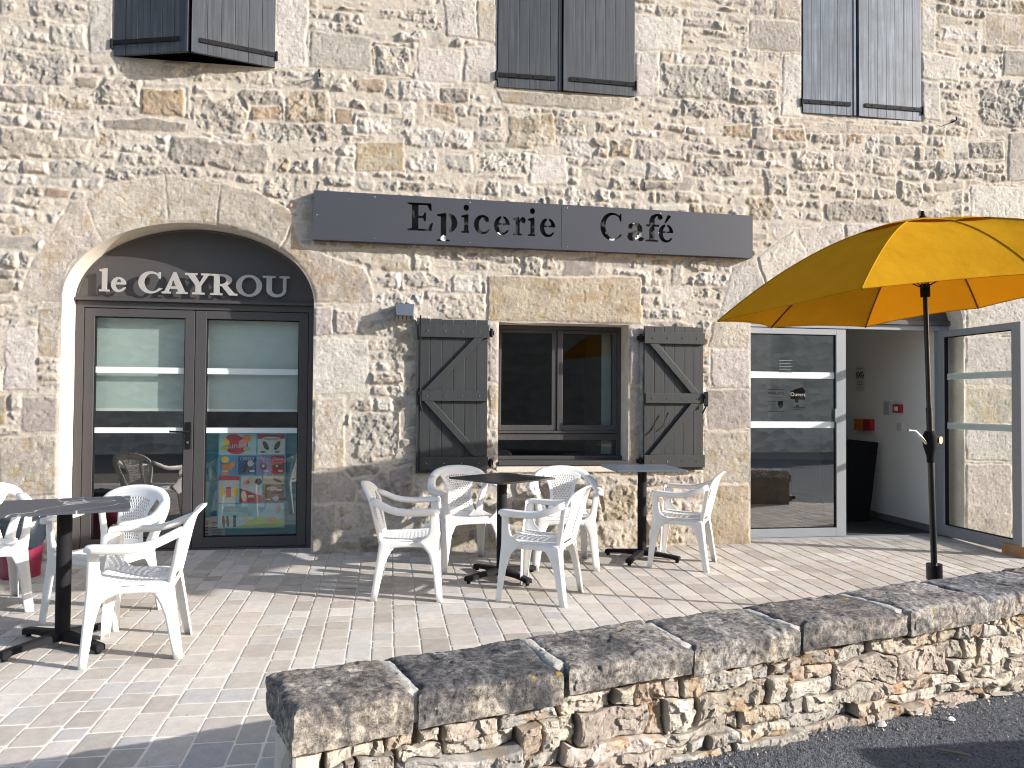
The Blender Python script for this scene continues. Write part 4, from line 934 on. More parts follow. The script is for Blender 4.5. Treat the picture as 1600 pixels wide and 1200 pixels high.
while z < .40:
    hh = rs.choice((rs.uniform(.04, .06), rs.uniform(.07, .11), rs.uniform(.09, .125))); hh = min(hh, .405-z+.02); s = .10 if rs.random() < .5 else .20
    s = .10
    while s < 5.8:
        w = rs.choice((rs.uniform(.06, .12), rs.uniform(.12, .24), rs.uniform(.22, .42)))
        if hh > .07 and rs.random() < .35:
            k = rs.uniform(.4, .6); face_stone(s, s+w, z, z+hh*k, rs.choice(dp)); ss = s
            w2 = w*rs.uniform(.35, .65); face_stone(s, s+w2, z+hh*k, z+hh, rs.choice(dp)); face_stone(s+w2, s+w, z+hh*k, z+hh, rs.choice(dp))
        else: face_stone(s, s+w, z, z+hh, rs.choice(dp))
        s += w
    z += hh
face_stone(-.005, .105, -.2, .13, (.60, .57, .50), -.004); face_stone(-.005, .10, .13, .285, (.58, .54, .47), -.002); face_stone(-.005, .10, .285, .40, (.5, .46, .4), -.004)
Vv = np.concatenate(Vs); q_ = np.concatenate(Fs_); cc_ = np.concatenate(Cs)
me = bpy.data.meshes.new('stonework'); me.vertices.add(len(Vv)); me.vertices.foreach_set('co', Vv.astype(np.float32).reshape(-1))
me.loops.add(len(q_)*4); me.loops.foreach_set('vertex_index', q_.astype(np.int32).reshape(-1)); me.polygons.add(len(q_))
me.polygons.foreach_set('loop_start', np.arange(0, len(q_)*4, 4, dtype=np.int32)); me.update(calc_edges=True); me.validate()
me.polygons.foreach_set('use_smooth', np.full(len(me.polygons), False)); set_col(me, cc_)
link('stonework', me, lw, [M_DRY])

# ------------------------------------------------------------------ road
def road_z(x, y): return -.040-.045*np.clip((x-1.6)/1.4, -1, 4)*1.0
rv = []
gx = np.linspace(-14, 16, 61); gy = np.linspace(-9.5, 14, 48)
GX, GY = np.meshgrid(gx, gy); GZ = road_z(GX, GY)-.03
GZ = np.where(((GX-OW[0])*NW[0]+(GY-OW[1])*NW[1] > .1) | ((GX-OW[0])*UW[0]+(GY-OW[1])*UW[1] < -.05), -.26, GZ)
gm = grid_mesh('ground', np.stack([GX, GY, GZ], -1).reshape(-1, 3), 48, 61)
o = link('ground', gm, None, [plain('packed_earth', (.20, .17, .14), .95, bmp=.5)]); tag(o, kind='structure')
sx = np.arange(-.3, 6.0, .0065); ty = np.arange(-2.4, .12, .0065)
ty = ty[(ty > -.9)]; sx = sx[sx < 4.2]
Sg, Tg = np.meshgrid(sx, ty); RX = OW[0]+UW[0]*Sg+NW[0]*Tg; RY = OW[1]+UW[1]*Sg+NW[1]*Tg
pe = np.abs(facets(RX, RY, .012, 7))*.0062+facets(RX, RY, .020, 9)*.0028+np.maximum(0, vn(RX, RY, .3, 11))*.006
RZ = road_z(RX, RY)+pe+fbm(RX, RY, .5, 3)*.012
tone = (_h(np.floor(RX/.009), np.floor(RY/.009), 5))
ro = link('road', grid_mesh('road', np.stack([RX, RY, RZ], -1).reshape(-1, 3), len(ty), len(sx)), None, [M_ROAD]); tag(ro, kind='structure')
# the rest of the road as a plain sheet a few millimetres lower
s2_ = MB(); R4 = [wall_line(-1.2, -9), wall_line(12, -9), wall_line(12, .10), wall_line(-.05, .10)]
gxx = np.linspace(-1.2, 12, 24); rows = [[(lambda p: (p[0], p[1], float(road_z(p[0], p[1]))-.012))(wall_line(s_, t_)) for s_ in gxx] for t_ in (-11, -6, -3, -1.5, .08)]
o = s2_.grid(rows).build('road_surface', M_ROAD); tag(o, kind='structure')
# grit washed against the foot of the wall
gr = MB(); rg = random.Random(21)
for k in range(420):
    s_, t_ = rg.uniform(.6, 4.0), -abs(rg.gauss(0, .06))+.02
    if k % 4 == 0: t_ = rg.uniform(-.6, 0)
    x, y = wall_line(s_, t_); z_ = float(road_z(x, y)); a = rg.uniform(.002, .007)*(1 if k % 9 else 1.8); an = rg.uniform(0, 3)
    P_ = [(x+a*rg.uniform(.6, 1.2)*math.cos(an+q*math.pi/2), y+a*rg.uniform(.6, 1.2)*math.sin(an+q*math.pi/2), z_+.002) for q in range(4)]
    gr.add(P_+[(x, y, z_+.004+a*rg.uniform(.5, 1))], [(0, 1, 4), (1, 2, 4), (2, 3, 4), (3, 0, 4)])
tag(gr.build('road_grit', plain('pale_grit', (.30, .27, .23), .9, var=.4, vscale=40)), 'pale grit and crumbs scattered on the dark road along the wall', 'grit', kind='stuff')
# loose litter on the asphalt
def road_pt(px, py): p = on(px, py, (0, 0, 1), -.06); return float(p[0]), float(p[1]), float(road_z(p[0], p[1]))
for nm, px, py, s_, mtc, lab, cat in (('paper_scrap', 1487, 1125, .028, M_WHITE, 'torn scrap of white paper lying on the dark road near the wall', 'litter'), ('paper_scrap', 1437, 1118, .022, M_WHITE, 'small white scrap tucked against the foot of the low wall', 'litter'), ('loose_stone', 1376, 1139, .032, plain('loose_limestone', (.45, .41, .35), .9, bmp=.6), 'loose chip of limestone at the foot of the low wall', 'stone')):
    x, y, z_ = road_pt(px, py); q = MB(); n = 8
    pts = [(x+s_*rs.uniform(.6, 1)*math.cos(2*math.pi*k/n), y+s_*.5*rs.uniform(.6, 1)*math.sin(2*math.pi*k/n), z_+.006) for k in range(n)]
    up = [(x+(p[0]-x)*.6, y+(p[1]-y)*.6, z_+(.006+s_*.6 if 'stone' in nm else .012+rs.uniform(0, .006))) for p in pts]
    q.add(pts+up, [(k, (k+1) % n, n+(k+1) % n, n+k) for k in range(n)]+[tuple(n+k for k in range(n))]); tag(q.build(nm, mtc), lab, cat)
x, y, z_ = road_pt(1486, 1182); tag(MB().tube([(x-.035, y+.03, z_+.012), (x, y, z_+.014), (x+.05, y-.03, z_+.010)], [.004, .006, .005], 7).build('twig', plain('dry_twig', (.20, .15, .11), .9)), 'short brown twig lying on the road at the lower right', 'twig')

# ================================================================== FURNITURE
# ---- white resin armchair with a woven back
def chair_proto(label, group):
    t = thing('plastic_armchair', label, 'chair', group=group)
    def Bk(u, v):
        return (u, -.200-.27*v-.18*v*v+.85*u*u*(.35+v*1.3), .416+v*.925)
    # seat
    rows = []; n, mm = 46, 40
    for i in range(n+1):
        ty_ = i/n; y = -.205+.435*ty_; hw = .200+.030*ty_; r = []
        for j in range(mm+1):
            s = -1+2*j/mm; e = max(0, abs(s)-.86)/.14
            z_ = .415+.010*ty_-.016*(1-s*s)*(math.sin(math.pi*min(1, ty_*1.05)))-.012*e*e
            if ty_ > .9: z_ -= .018*((ty_-.9)/.1)**2
            r.append((s*hw, y+.012*(1-s*s)*ty_, z_))
        rows.append(r)
    MB().grid(rows, skip=lambda i, j: 5 < i < 38 and 6 < j < 33 and (i % 3 == 0) and ((j+2*((i//3) % 2)) % 4 == 0)).build('seat', M_PLASTIC, t, solid=.004)
    ap = MB()
    def apron(P, Q, h, bow):
        rr = []
        for k in range(4):
            zz = k/3; rr.append([(P[0]+(Q[0]-P[0])*s, P[1]+(Q[1]-P[1])*s+bow*4*s*(1-s), P[2]+(Q[2]-P[2])*s-.004-zz*(h+.05*(2*s-1)**4)) for s in np.linspace(0, 1, 13)])
        ap.grid(rr)
    apron((-.232, .230, .412), (.232, .230, .412), .036, .008); apron((-.232, .230, .412), (-.205, -.205, .405), .036, 0); apron((.232, .230, .412), (.205, -.205, .405), .036, 0); apron((-.205, -.206, .405), (.205, -.206, .405), .03, -.006)
    ap.build('apron', M_PLASTIC, t, solid=.004)
    # backrest: outer hoop and pierced centre panel in one mesh
    b = MB()
    key = [(.196, -.03), (.205, .06), (.226, .14), (.248, .21), (.256, .265), (.246, .315), (.214, .357), (.160, .385), (.085, .402), (0, .407)]
    wd = [.070, .055, .046, .046, .050, .055, .058, .060, .060, .060]
    def spl(tt):
        f_ = tt*(len(key)-1); i = min(int(f_), len(key)-2); f_ -= i
        p0, p1, p2, p3 = key[max(i-1, 0)], key[i], key[i+1], (key[i+2] if i+2 < len(key) else (-key[i][0], key[i][1]))
        cr = lambda a, b, c, d: .5*((2*b)+(-a+c)*f_+(2*a-5*b+4*c-d)*f_*f_+(-a+3*b-3*c+d)*f_**3)
        return cr(p0[0], p1[0], p2[0], p3[0]), cr(p0[1], p1[1], p2[1], p3[1]), wd[i]*(1-f_)+wd[i+1]*f_
    path = [spl(k/22) for k in range(23)]; full = path+[(-p[0], p[1], p[2]) for p in path[-2::-1]]
    rows = []
    for k, (u, v, w) in enumerate(full):
        a_ = full[max(k-1, 0)]; c_ = full[min(k+1, len(full)-1)]; du, dv = c_[0]-a_[0], c_[1]-a_[1]; L = math.hypot(du, dv)+1e-9
        nu, nv = -dv/L, du/L                       # inward normal
        if nu*(-u)+nv*(.18-v) < 0: nu, nv = -nu, -nv
        r = []
        x_, y_, z_ = Bk(u, v); r.append((x_*1.01, y_-.034, z_+.001)); r.append((x_, y_-.010, z_+.001))
        for f_ in (.12, .4, .75, 1.0): r.append(tuple(np.array(Bk(u+nu*w*f_, v+nv*w*f_))+np.array((0, .004*math.sin(math.pi*f_), 0))))
        rows.append(r)
    b.grid(rows)
    kw = [(.0, .128), (.08, .108), (.16, .102), (.24, .118), (.31, .152), (.36, .190)]
    def hw(v): 
        return float(np.interp(v, [q[0] for q in kw], [q[1] for q in kw]))
    rows = []; n, mm = 54, 32
    for i in range(n+1):
        r = []
        for j in range(mm+1):
            s = -1+2*j/mm; v = (i/n)*(.372-.045*s*s); x_, y_, z_ = Bk(s*hw(v), v); r.append((x_, y_+.003, z_))
        rows.append(r)
    b.grid(rows, skip=lambda i, j: 5 < i < 49 and 3 < j < 28 and i % 3 != 0 and ((j+(i//3) % 2) % 2 == 0))
    b.build('backrest', M_PLASTIC, t, solid=.0045)
    # legs
    def Lleg(cor, ax, by, wa, wb):
        rows = []
        for (x_, y_, z_) in cor:
            a_ = float(np.interp(z_, *zip(*wa))); b_ = float(np.interp(z_, *zip(*wb))); rc = .012
            r = [(x_+ax*(a_), y_+by*rc*.2, z_)]
            for f_ in (.75, .5, .25): r.append((x_+ax*(rc+(a_-rc)*f_), y_, z_))
            r += [(x_+ax*rc, y_, z_), (x_+ax*rc*.3, y_+by*rc*.3, z_), (x_, y_+by*rc, z_)]
            for f_ in (.25, .5, .75, 1): r.append((x_+ax*rc*.2*(f_ == 1), y_+by*(rc+(b_-rc)*f_), z_))
            rows.append(r)
        return rows
    for sx in (-1, 1):
        cor = [(sx*np.interp(z_, (0, .40, .64), (.272, .236, .262)), np.interp(z_, (0, .40, .64), (.262, .234, .222)), z_) for z_ in (0, .06, .14, .22, .29, .33, .36, .385, .405, .43, .46, .50, .56, .60, .632)]
        q = MB().grid(Lleg(cor, -sx, -1, [(0, .050), (.29, .066), (.36, .092), (.405, .135), (.43, .08), (.47, .048), (.64, .042)], [(0, .042), (.25, .062), (.33, .085), (.38, .130), (.405, .17), (.43, .12), (.47, .070), (.64, .056)]))
        q.build('leg', M_PLASTIC, t, solid=.005)
        cor = [(sx*np.interp(z_, (0, .41), (.222, .207)), np.interp(z_, (0, .41), (-.272, -.208)), z_) for z_ in (0, .08, .16, .24, .30, .34, .37, .39, .41)]
        q = MB().grid(Lleg(cor, -sx, 1, [(0, .042), (.27, .056), (.35, .080), (.41, .12)], [(0, .044), (.25, .062), (.33, .088), (.38, .13), (.41, .17)]))
        q.build('leg', M_PLASTIC, t, solid=.005)
        ar = [(Bk(.236, .318)[0], Bk(.236, .318)[1]+.004, Bk(.236, .318)[2]), (.250, -.218, .693), (.262, -.178, .676), (.272, -.130, .656), (.280, -.075, .642), (.284, -.01, .636), (.285, .06, .636), (.283, .13, .638), (.277, .19, .639), (.272, .222, .637), (.268, .231, .628), (.266, .233, .610)]
        rows = []
        for k, (x_, y_, z_) in enumerate(ar):
            p0 = Vector(ar[max(k-1, 0)]); p1 = Vector(ar[min(k+1, len(ar)-1)]); d = (p1-p0).normalized(); sd_ = Vector((1, 0, 0)); upv = sd_.cross(d).normalized()*1
            if upv.z < 0 and abs(upv.z) > .05: upv = -upv
            w = .026; c_ = Vector((x_, y_, z_))
            rows.append([tuple(Vector((sx*p.x, p.y, p.z))) for p in (c_-sd_*w*.95-upv*.026, c_-sd_*w-upv*.003, c_-sd_*w*.88+upv*.002, c_+upv*.003, c_+sd_*w*.88+upv*.002, c_+sd_*w-upv*.003, c_+sd_*w*1.02-upv*.040)])
        MB().grid(rows).build('armrest', M_PLASTIC, t, solid=.0045)
    for ch in t.children: ch.data.transform(Matrix.Diagonal((.95, .87, .945, 1)))
    return t
G = 'white plastic armchairs round the café tables'
ch0 = chair_proto('white armchair in the foreground at the left table, its back to the right', G)
def put(o, x, y, deg, lab):       # deg: direction the chair faces, measured from +x
    o.location = (x, y, gz(y)+.0005); o.rotation_euler = (math.atan(SLOPE), 0, 0)
    o.rotation_euler = (Matrix.Rotation(math.atan(SLOPE), 3, 'X') @ Matrix.Rotation(math.radians(deg-90), 3, 'Z')).to_euler(); o['label'] = lab
put(ch0, -1.284, 4.33, -173, 'white armchair in the foreground of the left table, its back towards the arched door')
for x, y, dg, lab in ((-1.66, 4.95, -112, 'white armchair behind the left table in front of the left glass door'),
                      (-2.46, 5.20, -62, 'white armchair at the left edge beside the magenta bin'),
                      (.146, 5.288, -4, 'white armchair at the left of the middle table, facing right'),
                      (.611, 6.06, -80, 'white armchair against the wall under the left open shutter'),
                      (1.024, 5.094, 150, 'white armchair in front of the middle table, turned away to the left'),
                      (1.379, 5.965, -98, 'white armchair under the window between the middle and right tables'),
                      (2.333, 5.878, 148, 'rightmost white armchair, right of the table below the right shutter')):
    put(copy_tree(ch0), x, y, dg, lab)

# ---- bistro tables
def marble():
    mt, t, p = new_mat('dark_veined_laminate'); tc = node(t, 'ShaderNodeTexCoord'); mp = node(t, 'ShaderNodeMapping'); mp.inputs['Rotation'].default_value = (0, 0, .9)
    t.links.new(tc.outputs['Object'], mp.inputs[0]); n = node(t, 'ShaderNodeTexNoise'); n.inputs['Scale'].default_value = 1.5; n.inputs['Detail'].default_value = 3; n.inputs['Distortion'].default_value = .5
    t.links.new(mp.outputs[0], n.inputs['Vector'])
    a_ = node(t, 'ShaderNodeMath', operation='SUBTRACT'); t.links.new(n.outputs[0], a_.inputs[0]); a_.inputs[1].default_value = .5
    b_ = node(t, 'ShaderNodeMath', operation='ABSOLUTE'); t.links.new(a_.outputs[0], b_.inputs[0])
    r = ramp(t, b_.outputs[0], .001, .005, (.42, .42, .43), (.050, .056, .072)); t.links.new(r.outputs[0], p.inputs['Base Color']); p.inputs['Roughness'].default_value = .6; p.inputs['Specular IOR Level'].default_value = .3
    return mt
M_MARBLE = marble(); M_TOPD = plain('charcoal_laminate', (.03, .03, .033), .42)
def table(x, y, H, side, rot, brot, lab, topmat):
    t = thing('bistro_table', lab, 'table', (x, y, gz(y)), group='square bistro tables')
    s = side/2; q = MB(); cr, sr = math.cos(math.radians(rot)), math.sin(math.radians(rot)); ring = []
    for (a_, b_) in ((-1, -1), (1, -1), (1, 1), (-1, 1)):
        for k in range(4):
            th = math.atan2(b_, a_)-math.pi/4+k*math.pi/6; px, py = a_*(s-.012)+.012*math.cos(th), b_*(s-.012)+.012*math.sin(th); ring.append((px*cr-py*sr, px*sr+py*cr))
    n = len(ring); q.add([(p[0], p[1], H-.013) for p in ring]+[(p[0], p[1], H) for p in ring], [tuple(range(n)), tuple(range(n, 2*n))]+[(i, (i+1) % n, n+(i+1) % n, n+i) for i in range(n)])
    q.build('table_top', topmat, t, bevel=.0015)
    MB().tube([(0, 0, .04), (0, 0, H-.03)], .037, 24).build('column', M_IRON, t)
    p_ = MB().tube([(0, 0, H-.032), (0, 0, H-.022)], .06, 20)
    for k in range(4): an = math.radians(rot+45+90*k); p_.bar((0, 0, H-.020), (.20*math.cos(an), .20*math.sin(an), H-.018), .03, .008)
    p_.build('top_bracket', M_IRON, t)
    for k in range(4):
        an = math.radians(brot+90*k); f_ = MB(); d = Vector((math.cos(an), math.sin(an), 0)); sd_ = Vector((-d.y, d.x, 0)); rows = []
        for (r_, zt_, zb, w) in ((.0, .075, .030, .030), (.05, .075, .032, .030), (.18, .062, .034, .027), (.27, .054, .026, .026), (.29, .052, .018, .026), (.312, .050, .016, .026), (.318, .046, .017, .024)):
            c_ = d*r_; rows.append([tuple(c_+sd_*w+Vector((0, 0, zb))), tuple(c_+sd_*w+Vector((0, 0, zt_-.006))), tuple(c_+sd_*w*.75+Vector((0, 0, zt_))), tuple(c_-sd_*w*.75+Vector((0, 0, zt_))), tuple(c_-sd_*w+Vector((0, 0, zt_-.006))), tuple(c_-sd_*w+Vector((0, 0, zb)))])
        f_.grid(rows, closed=True, smooth=False); f_.add(rows[-1], [tuple(range(6))])
        lg = f_.build('foot', M_IRON, t)
        MB().tube([tuple(d*.296+Vector((0, 0, 0))), tuple(d*.296+Vector((0, 0, .020)))], .014, 10).build('glide', M_BLACK, lg)
    return t
table(-1.706, 4.455, .745, .625, 17, 27+45-18, 'left bistro table with a dark top veined in white', M_MARBLE)
table(.830, 5.61, .735, .56, 45-8.4, 30, 'middle bistro table, plain dark top turned cornerwise', M_TOPD)
table(2.070, 6.10, .750, .58, -3, 52, 'right bistro table standing in front of the right open shutter', plain('blue_grey_laminate', (.10, .125, .16), .4))

# ---- parasol
PX, PY = 3.369, 4.323
um = thing('yellow_parasol', 'yellow market parasol on a black pole behind the low wall', 'parasol', (PX, PY, gz(PY)))
zb = gz(PY)
tipw = []
cn = np.array([3.326, 4.271, 1.92]); nn = np.array([-.0938, .0497, 1.]); 
seen = {2: (1625, 427), 0: (1121, 502), 1: (1347, 450.5), 7: (1204, 511.6), 6: (1352, 511), 5: (1529, 481.5)}
mod = {3: (4.05, 3.22, 2.03), 4: (4.52, 4.05, 2.05)}
for k in range(8): tipw.append(np.array(mod[k]) if k in mod else on(seen[k][0], seen[k][1], nn, nn@cn))
hubw = on(1442, 345, (0, 1, 0), 4.26)
to = lambda p: Vector((float(p[0])-PX, float(p[1])-PY, float(p[2])-zb))
hub = to(hubw); tips = [to(p) for p in tipw]
M_CANVAS, t_, p_ = new_mat('yellow_canvas')
def canvas():
    t = t_; t.nodes.remove(p_); o_ = [n for n in t.nodes if n.type == 'OUTPUT_MATERIAL'][0]
    d = node(t, 'ShaderNodeBsdfDiffuse'); tl = node(t, 'ShaderNodeBsdfTranslucent'); mx = node(t, 'ShaderNodeMixShader')
    n = noise(t, 5, 5); r = ramp(t, n.outputs[0], .3, .7, (.44, .228, .012), (.52, .275, .016)); t.links.new(r.outputs[0], d.inputs[0])
    tl.inputs[0].default_value = (.62, .21, .004, 1); mx.inputs[0].default_value = .22
    w = noise(t, 700, 2); bb = node(t, 'ShaderNodeBump'); bb.inputs['Strength'].default_value = .25; bb.inputs['Distance'].default_value = .001; t.links.new(w.outputs[0], bb.inputs['Height'])
    w2 = noise(t, 7, 3); b3 = node(t, 'ShaderNodeBump'); b3.inputs['Strength'].default_value = .3; b3.inputs['Distance'].default_value = .02; t.links.new(w2.outputs[0], b3.inputs['Height']); t.links.new(bb.outputs[0], b3.inputs['Normal'])
    t.links.new(b3.outputs[0], d.inputs['Normal'])
    t.links.new(d.outputs[0], mx.inputs[1]); t.links.new(tl.outputs[0], mx.inputs[2]); t.links.new(mx.outputs[0], o_.inputs[0])
canvas()
def ribp(tip, r, h0=hub):
    f_ = r**1.75; return Vector((h0.x+(tip.x-h0.x)*r, h0.y+(tip.y-h0.y)*r, h0.z+(tip.z-h0.z)*f_))
cv = MB(); nr, ns_ = 16, 10
for k in range(8):
    A_, B_ = tips[k], tips[(k+1) % 8]; rows = []
    for i in range(nr+1):
        r = .06+.94*i/nr; row = []
        for j in range(ns_+1):
            s = j/ns_; bow = 4*s*(1-s)
            Pa, Pb = ribp(A_, r), ribp(B_, r); p = Pa.lerp(Pb, s); c_ = Vector((hub.x, hub.y, p.z))
            p = p+(c_-p)*(.045*bow*r**3); p.z += -.018*bow*r*(1-r)*2-.0*bow+.030*bow*max(0, r-.7)*1.2
            row.append(tuple(p))
        rows.append(row)
    cv.grid(rows)
for k in range(8):                          # felled seams over the ribs and a stitched hem
    cv.tube([tuple(ribp(tips[k], q)+Vector((0, 0, .0015))) for q in np.linspace(.25, 1, 14)], .0042, 6)
    for j in range(ns_):
        def hem(s):
            p = tips[k].lerp(tips[(k+1) % 8], s); c_ = Vector((hub.x, hub.y, p.z)); p = p+(c_-p)*(.045*4*s*(1-s)); p.z += .030*4*s*(1-s)*.3*1.2
            return tuple(p)
        cv.tube([hem(j/ns_), hem((j+1)/ns_)], .0032, 5, caps=False)
cv.build('canopy', M_CANVAS, um)
vt = MB()
for k in range(8):
    A_, B_ = tips[k], tips[(k+1) % 8]
    vt.grid([[tuple(ribp(A_, r).lerp(ribp(B_, r), j/6)+Vector((0, 0, .004+.012*(r/.3)*4*(j/6)*(1-j/6)))) for j in range(7)] for r in (.015, .08, .16, .24, .30)])
vt.build('vent_cap', M_CANVAS, um, weld=True)
for k in range(8):
    MB().tube([tuple(ribp(tips[k], r)-Vector((0, 0, .010))) for r in np.linspace(.03, .995, 12)], .0042, 6).build('rib', plain('dark_rib', (.06, .02, .015), .5) if k == 0 else bpy.data.materials['dark_rib'], um)
    q = ribp(tips[k], .45)-Vector((0, 0, .012)); MB().tube([tuple(q), (hub.x*.97, hub.y, hub.z-.42)], .004, 6).build('strut', M_PARASOLPOLE, um)
base = Vector((0, 0, 0)); ax = (hub-base)
def pp_(z_): return tuple(base+ax*(z_/hub.z))
MB().tube([pp_(.10), pp_(1.30)], .0185, 18).build('lower_pole', M_PARASOLPOLE, um)
MB().tube([pp_(1.12), pp_(hub.z-.005)], .0145, 18).build('upper_pole', M_PARASOLPOLE, um)
MB().tube([pp_(hub.z-.02), pp_(hub.z+.02), pp_(hub.z+.035), pp_(hub.z+.06)], [.03, .022, .012, .009], 14).build('finial', M_BLACK, um)
MB().tube([pp_(hub.z-.47), pp_(hub.z-.39)], .028, 14).build('runner', M_BLACK, um)
zj = 1.995-zb
MB().tube([pp_(zj-.045), pp_(zj+.045)], .0185, 16).build('tilt_sleeve', M_CHROME, um)
zc_ = float(on(1459, 692, (0, 1, 0), PY)[2])-zb
q = MB().tube([pp_(zc_-.12), pp_(zc_-.08), pp_(zc_-.02), pp_(zc_+.04), pp_(zc_+.075)], [.022, .024, .040, .043, .028], 16)
cr_ = q.build('crank_housing', M_BLACK, um); c_ = Vector(pp_(zc_))
MB().tube([tuple(c_+Vector((.045, -.015, .02))), tuple(c_+Vector((.052, -.03, .02)))], .022, 14).build('crank_boss', M_CHROME, cr_)
MB().tube([tuple(c_+Vector((-.035, -.01, 0))), tuple(c_+Vector((-.07, -.02, .035))), tuple(c_+Vector((-.115, -.02, .075))), tuple(c_+Vector((-.165, -.02, .080)))], [.010, .007, .006, .009], 8).build('crank_handle', M_CHROME, cr_)
MB().tube([pp_(.235), pp_(.33)], .047, 24).tube([pp_(.03), pp_(.235)], .028, 16).build('base_socket', M_PARASOLPOLE, um)
MB().tube([(0, 0, .0), (0, 0, .05), (0, 0, .065)], [.24, .24, .20], 36).build('base_disc', plain('concrete_base', (.30, .30, .30), .8, bmp=.4), um)

# ---- unseen tapered block added right of the frame to shade the asphalt
pt_ = thing('shadow_caster', 'unseen tapered block added on the road right of the frame to cast a shadow', 'shadow caster', (3.78, 1.72, float(road_z(3.78, 1.72))))
q = MB(); q.add([(-.36, -.30, 0), (.36, -.30, 0), (.36, .30, 0), (-.36, .30, 0), (-.42, -.36, .70), (.42, -.36, .70), (.42, .36, .70), (-.42, .36, .70)], [(0, 3, 2, 1), (4, 5, 6, 7), (0, 1, 5, 4), (1, 2, 6, 5), (2, 3, 7, 6), (3, 0, 4, 7)])
q.build('caster_body', M_REVEAL, pt_, bevel=.02)
# ---- bin with liner at the left edge
bp = on(28, 908, (0, -SLOPE, 1), -SLOPE*WY)
bn = thing('waste_bin', 'magenta plastic bin with a black liner at the left edge behind the chairs', 'bin', (float(bp[0])-.05, float(bp[1])+.15, gz(float(bp[1])+.15)))
q = MB(); prof = [(.125, 0), (.132, .1), (.139, .24), (.146, .34), (.154, .352), (.146, .358), (.134, .345)]
q.grid([[(r*math.cos(t), r*math.sin(t), z_) for t in np.linspace(0, 2*math.pi, 30)[:-1]] for r, z_ in prof], closed=True); q.add([(.125*math.cos(t), .125*math.sin(t), .003) for t in np.linspace(0, 2*math.pi, 30)[:-1]], [tuple(range(29))])
q.build('bin_body', M_MAGENTA, bn)
rows = []; rb = random.Random(5); prof = [(.156, .25), (.166, .31), (.166, .36), (.166, .41), (.145, .44), (.09, .43), (.02, .41)]
for i, (r, z_) in enumerate(prof): rows.append([((r+rb.uniform(-.008, .008))*math.cos(t), (r+rb.uniform(-.008, .008))*math.sin(t), z_+rb.uniform(-.016, .016)+(.03*math.sin(3*t) if i == 0 else 0)) for t in np.linspace(0, 2*math.pi, 42)[:-1]])
MB().grid(rows, closed=True).build('bin_liner', M_BAG, bn, sub=1)

# ---- wooden block that holds the open leaf
wd_ = on(1597, 873, (1, 0, 0), XH-.02)
wb = MB().obox((XH-.005, 5.835, gz(5.8)+.048), (.036, .004, 0), (-.004*3, .115, 0), (0, 0, .047)).build('door_wedge', M_WOOD, bevel=.003)
tag(wb, 'reddish wooden block pushed against the bottom of the open door leaf', 'door stop')

# ================================================================== things inside and on the walls
# freezer and poster behind the left doors
fy = YD+.115
fz = thing('ice_cream_freezer', 'teal ice cream freezer standing behind the left glass doors', 'freezer', (-1.12, fy, .0))
MB().box(-.46, .42, .01, .60, .10, 1.02).build('cabinet', C('teal_freezer', (.04, .22, .27), .4), fz, bevel=.01)
MB().box(-.46, .42, .0, .60, .0, .10).build('plinth', C('brown_plinth', (.13, .06, .03)), fz)
g_ = MB().box(-.455, -.26, -.012, -.001, .02, .27)
for k in range(8): g_.box(-.445, -.40, -.016, -.013, .04+k*.026, .052+k*.026, 1).box(-.37, -.29, -.016, -.013, .06+k*.022, .066+k*.022, 1)
g_.build('vent_grille', [C('grille_grey', (.22, .23, .22)), M_BLACK], fz)
(qx0, qz1), (qx1, qz0) = W2(341, 676, fy-.02), W2(445, 825, fy-.02)
po = thing('ice_cream_poster', 'blue and white price poster of ice creams behind the left glass doors', 'poster', ((qx0+qx1)/2, fy-.02, (qz0+qz1)/2))
pw, ph = (qx1-qx0), (qz1-qz0)
cols = {'bg': (.07, .32, .42), 'pale': (.36, .54, .55), 'white': (.50, .53, .50), 'crim': (.42, .02, .05), 'brown': (.16, .08, .04), 'navy': (.02, .07, .20), 'lilac': (.28, .20, .42), 'red': (.50, .03, .04), 'orange': (.75, .25, .04), 'blue': (.05, .25, .45), 'green': (.35, .45, .12), 'cream': (.62, .45, .28), 'dk': (.03, .025, .02), 'pink': (.7, .25, .28), 'yel': (.75, .5, .06)}
cm = {k: C('print_'+k, v, .5) for k, v in cols.items()}; kk = list(cols)
q = MB()
def R(x0, y0, x1, y1, c, lay=1): q.box(-pw/2+x0*pw, -pw/2+x1*pw, -.0012*lay-.0008, -.0012*lay, ph/2-y1*ph, ph/2-y0*ph, kk.index(c))
def E_(cx, cy, rx, ry, c, lay=2, ang=0., n=18):
    X0, Z0 = -pw/2+cx*pw, ph/2-cy*ph; cs_, sn_ = math.cos(ang), math.sin(ang)
    q.prism([(X0+pw*(rx*math.cos(t)*cs_-ry*math.sin(t)*sn_), Z0+pw*(rx*math.cos(t)*sn_+ry*math.sin(t)*cs_)) for t in np.linspace(0, 2*math.pi, n+1)[:-1]], -.0012*lay-.0008, -.0012*lay, kk.index(c))
q.box(-pw/2, pw/2, .0, .002, -ph/2, ph/2, 0); R(.02, .01, .56, .23, 'pale')
E_(.27, .13, .17, .14, 'crim'); E_(.22, .05, .10, .05, 'crim', 3); E_(.42, .06, .06, .05, 'orange', 3); E_(.12, .10, .05, .05, 'yel', 3); E_(.1, .16, .06, .03, 'green', 3); E_(.42, .17, .05, .03, 'green', 3); E_(.36, .11, .06, .06, 'pink', 4)
R(.58, .02, .98, .23, 'white'); R(.58, .02, .98, .065, 'crim', 2); E_(.78, .065, .14, .035, 'white', 3); E_(.70, .135, .035, .075, 'dk', 3, .5); E_(.87, .135, .035, .075, 'dk', 3, -.5); E_(.66, .20, .04, .015, 'brown', 3); E_(.87, .20, .04, .015, 'brown', 3)
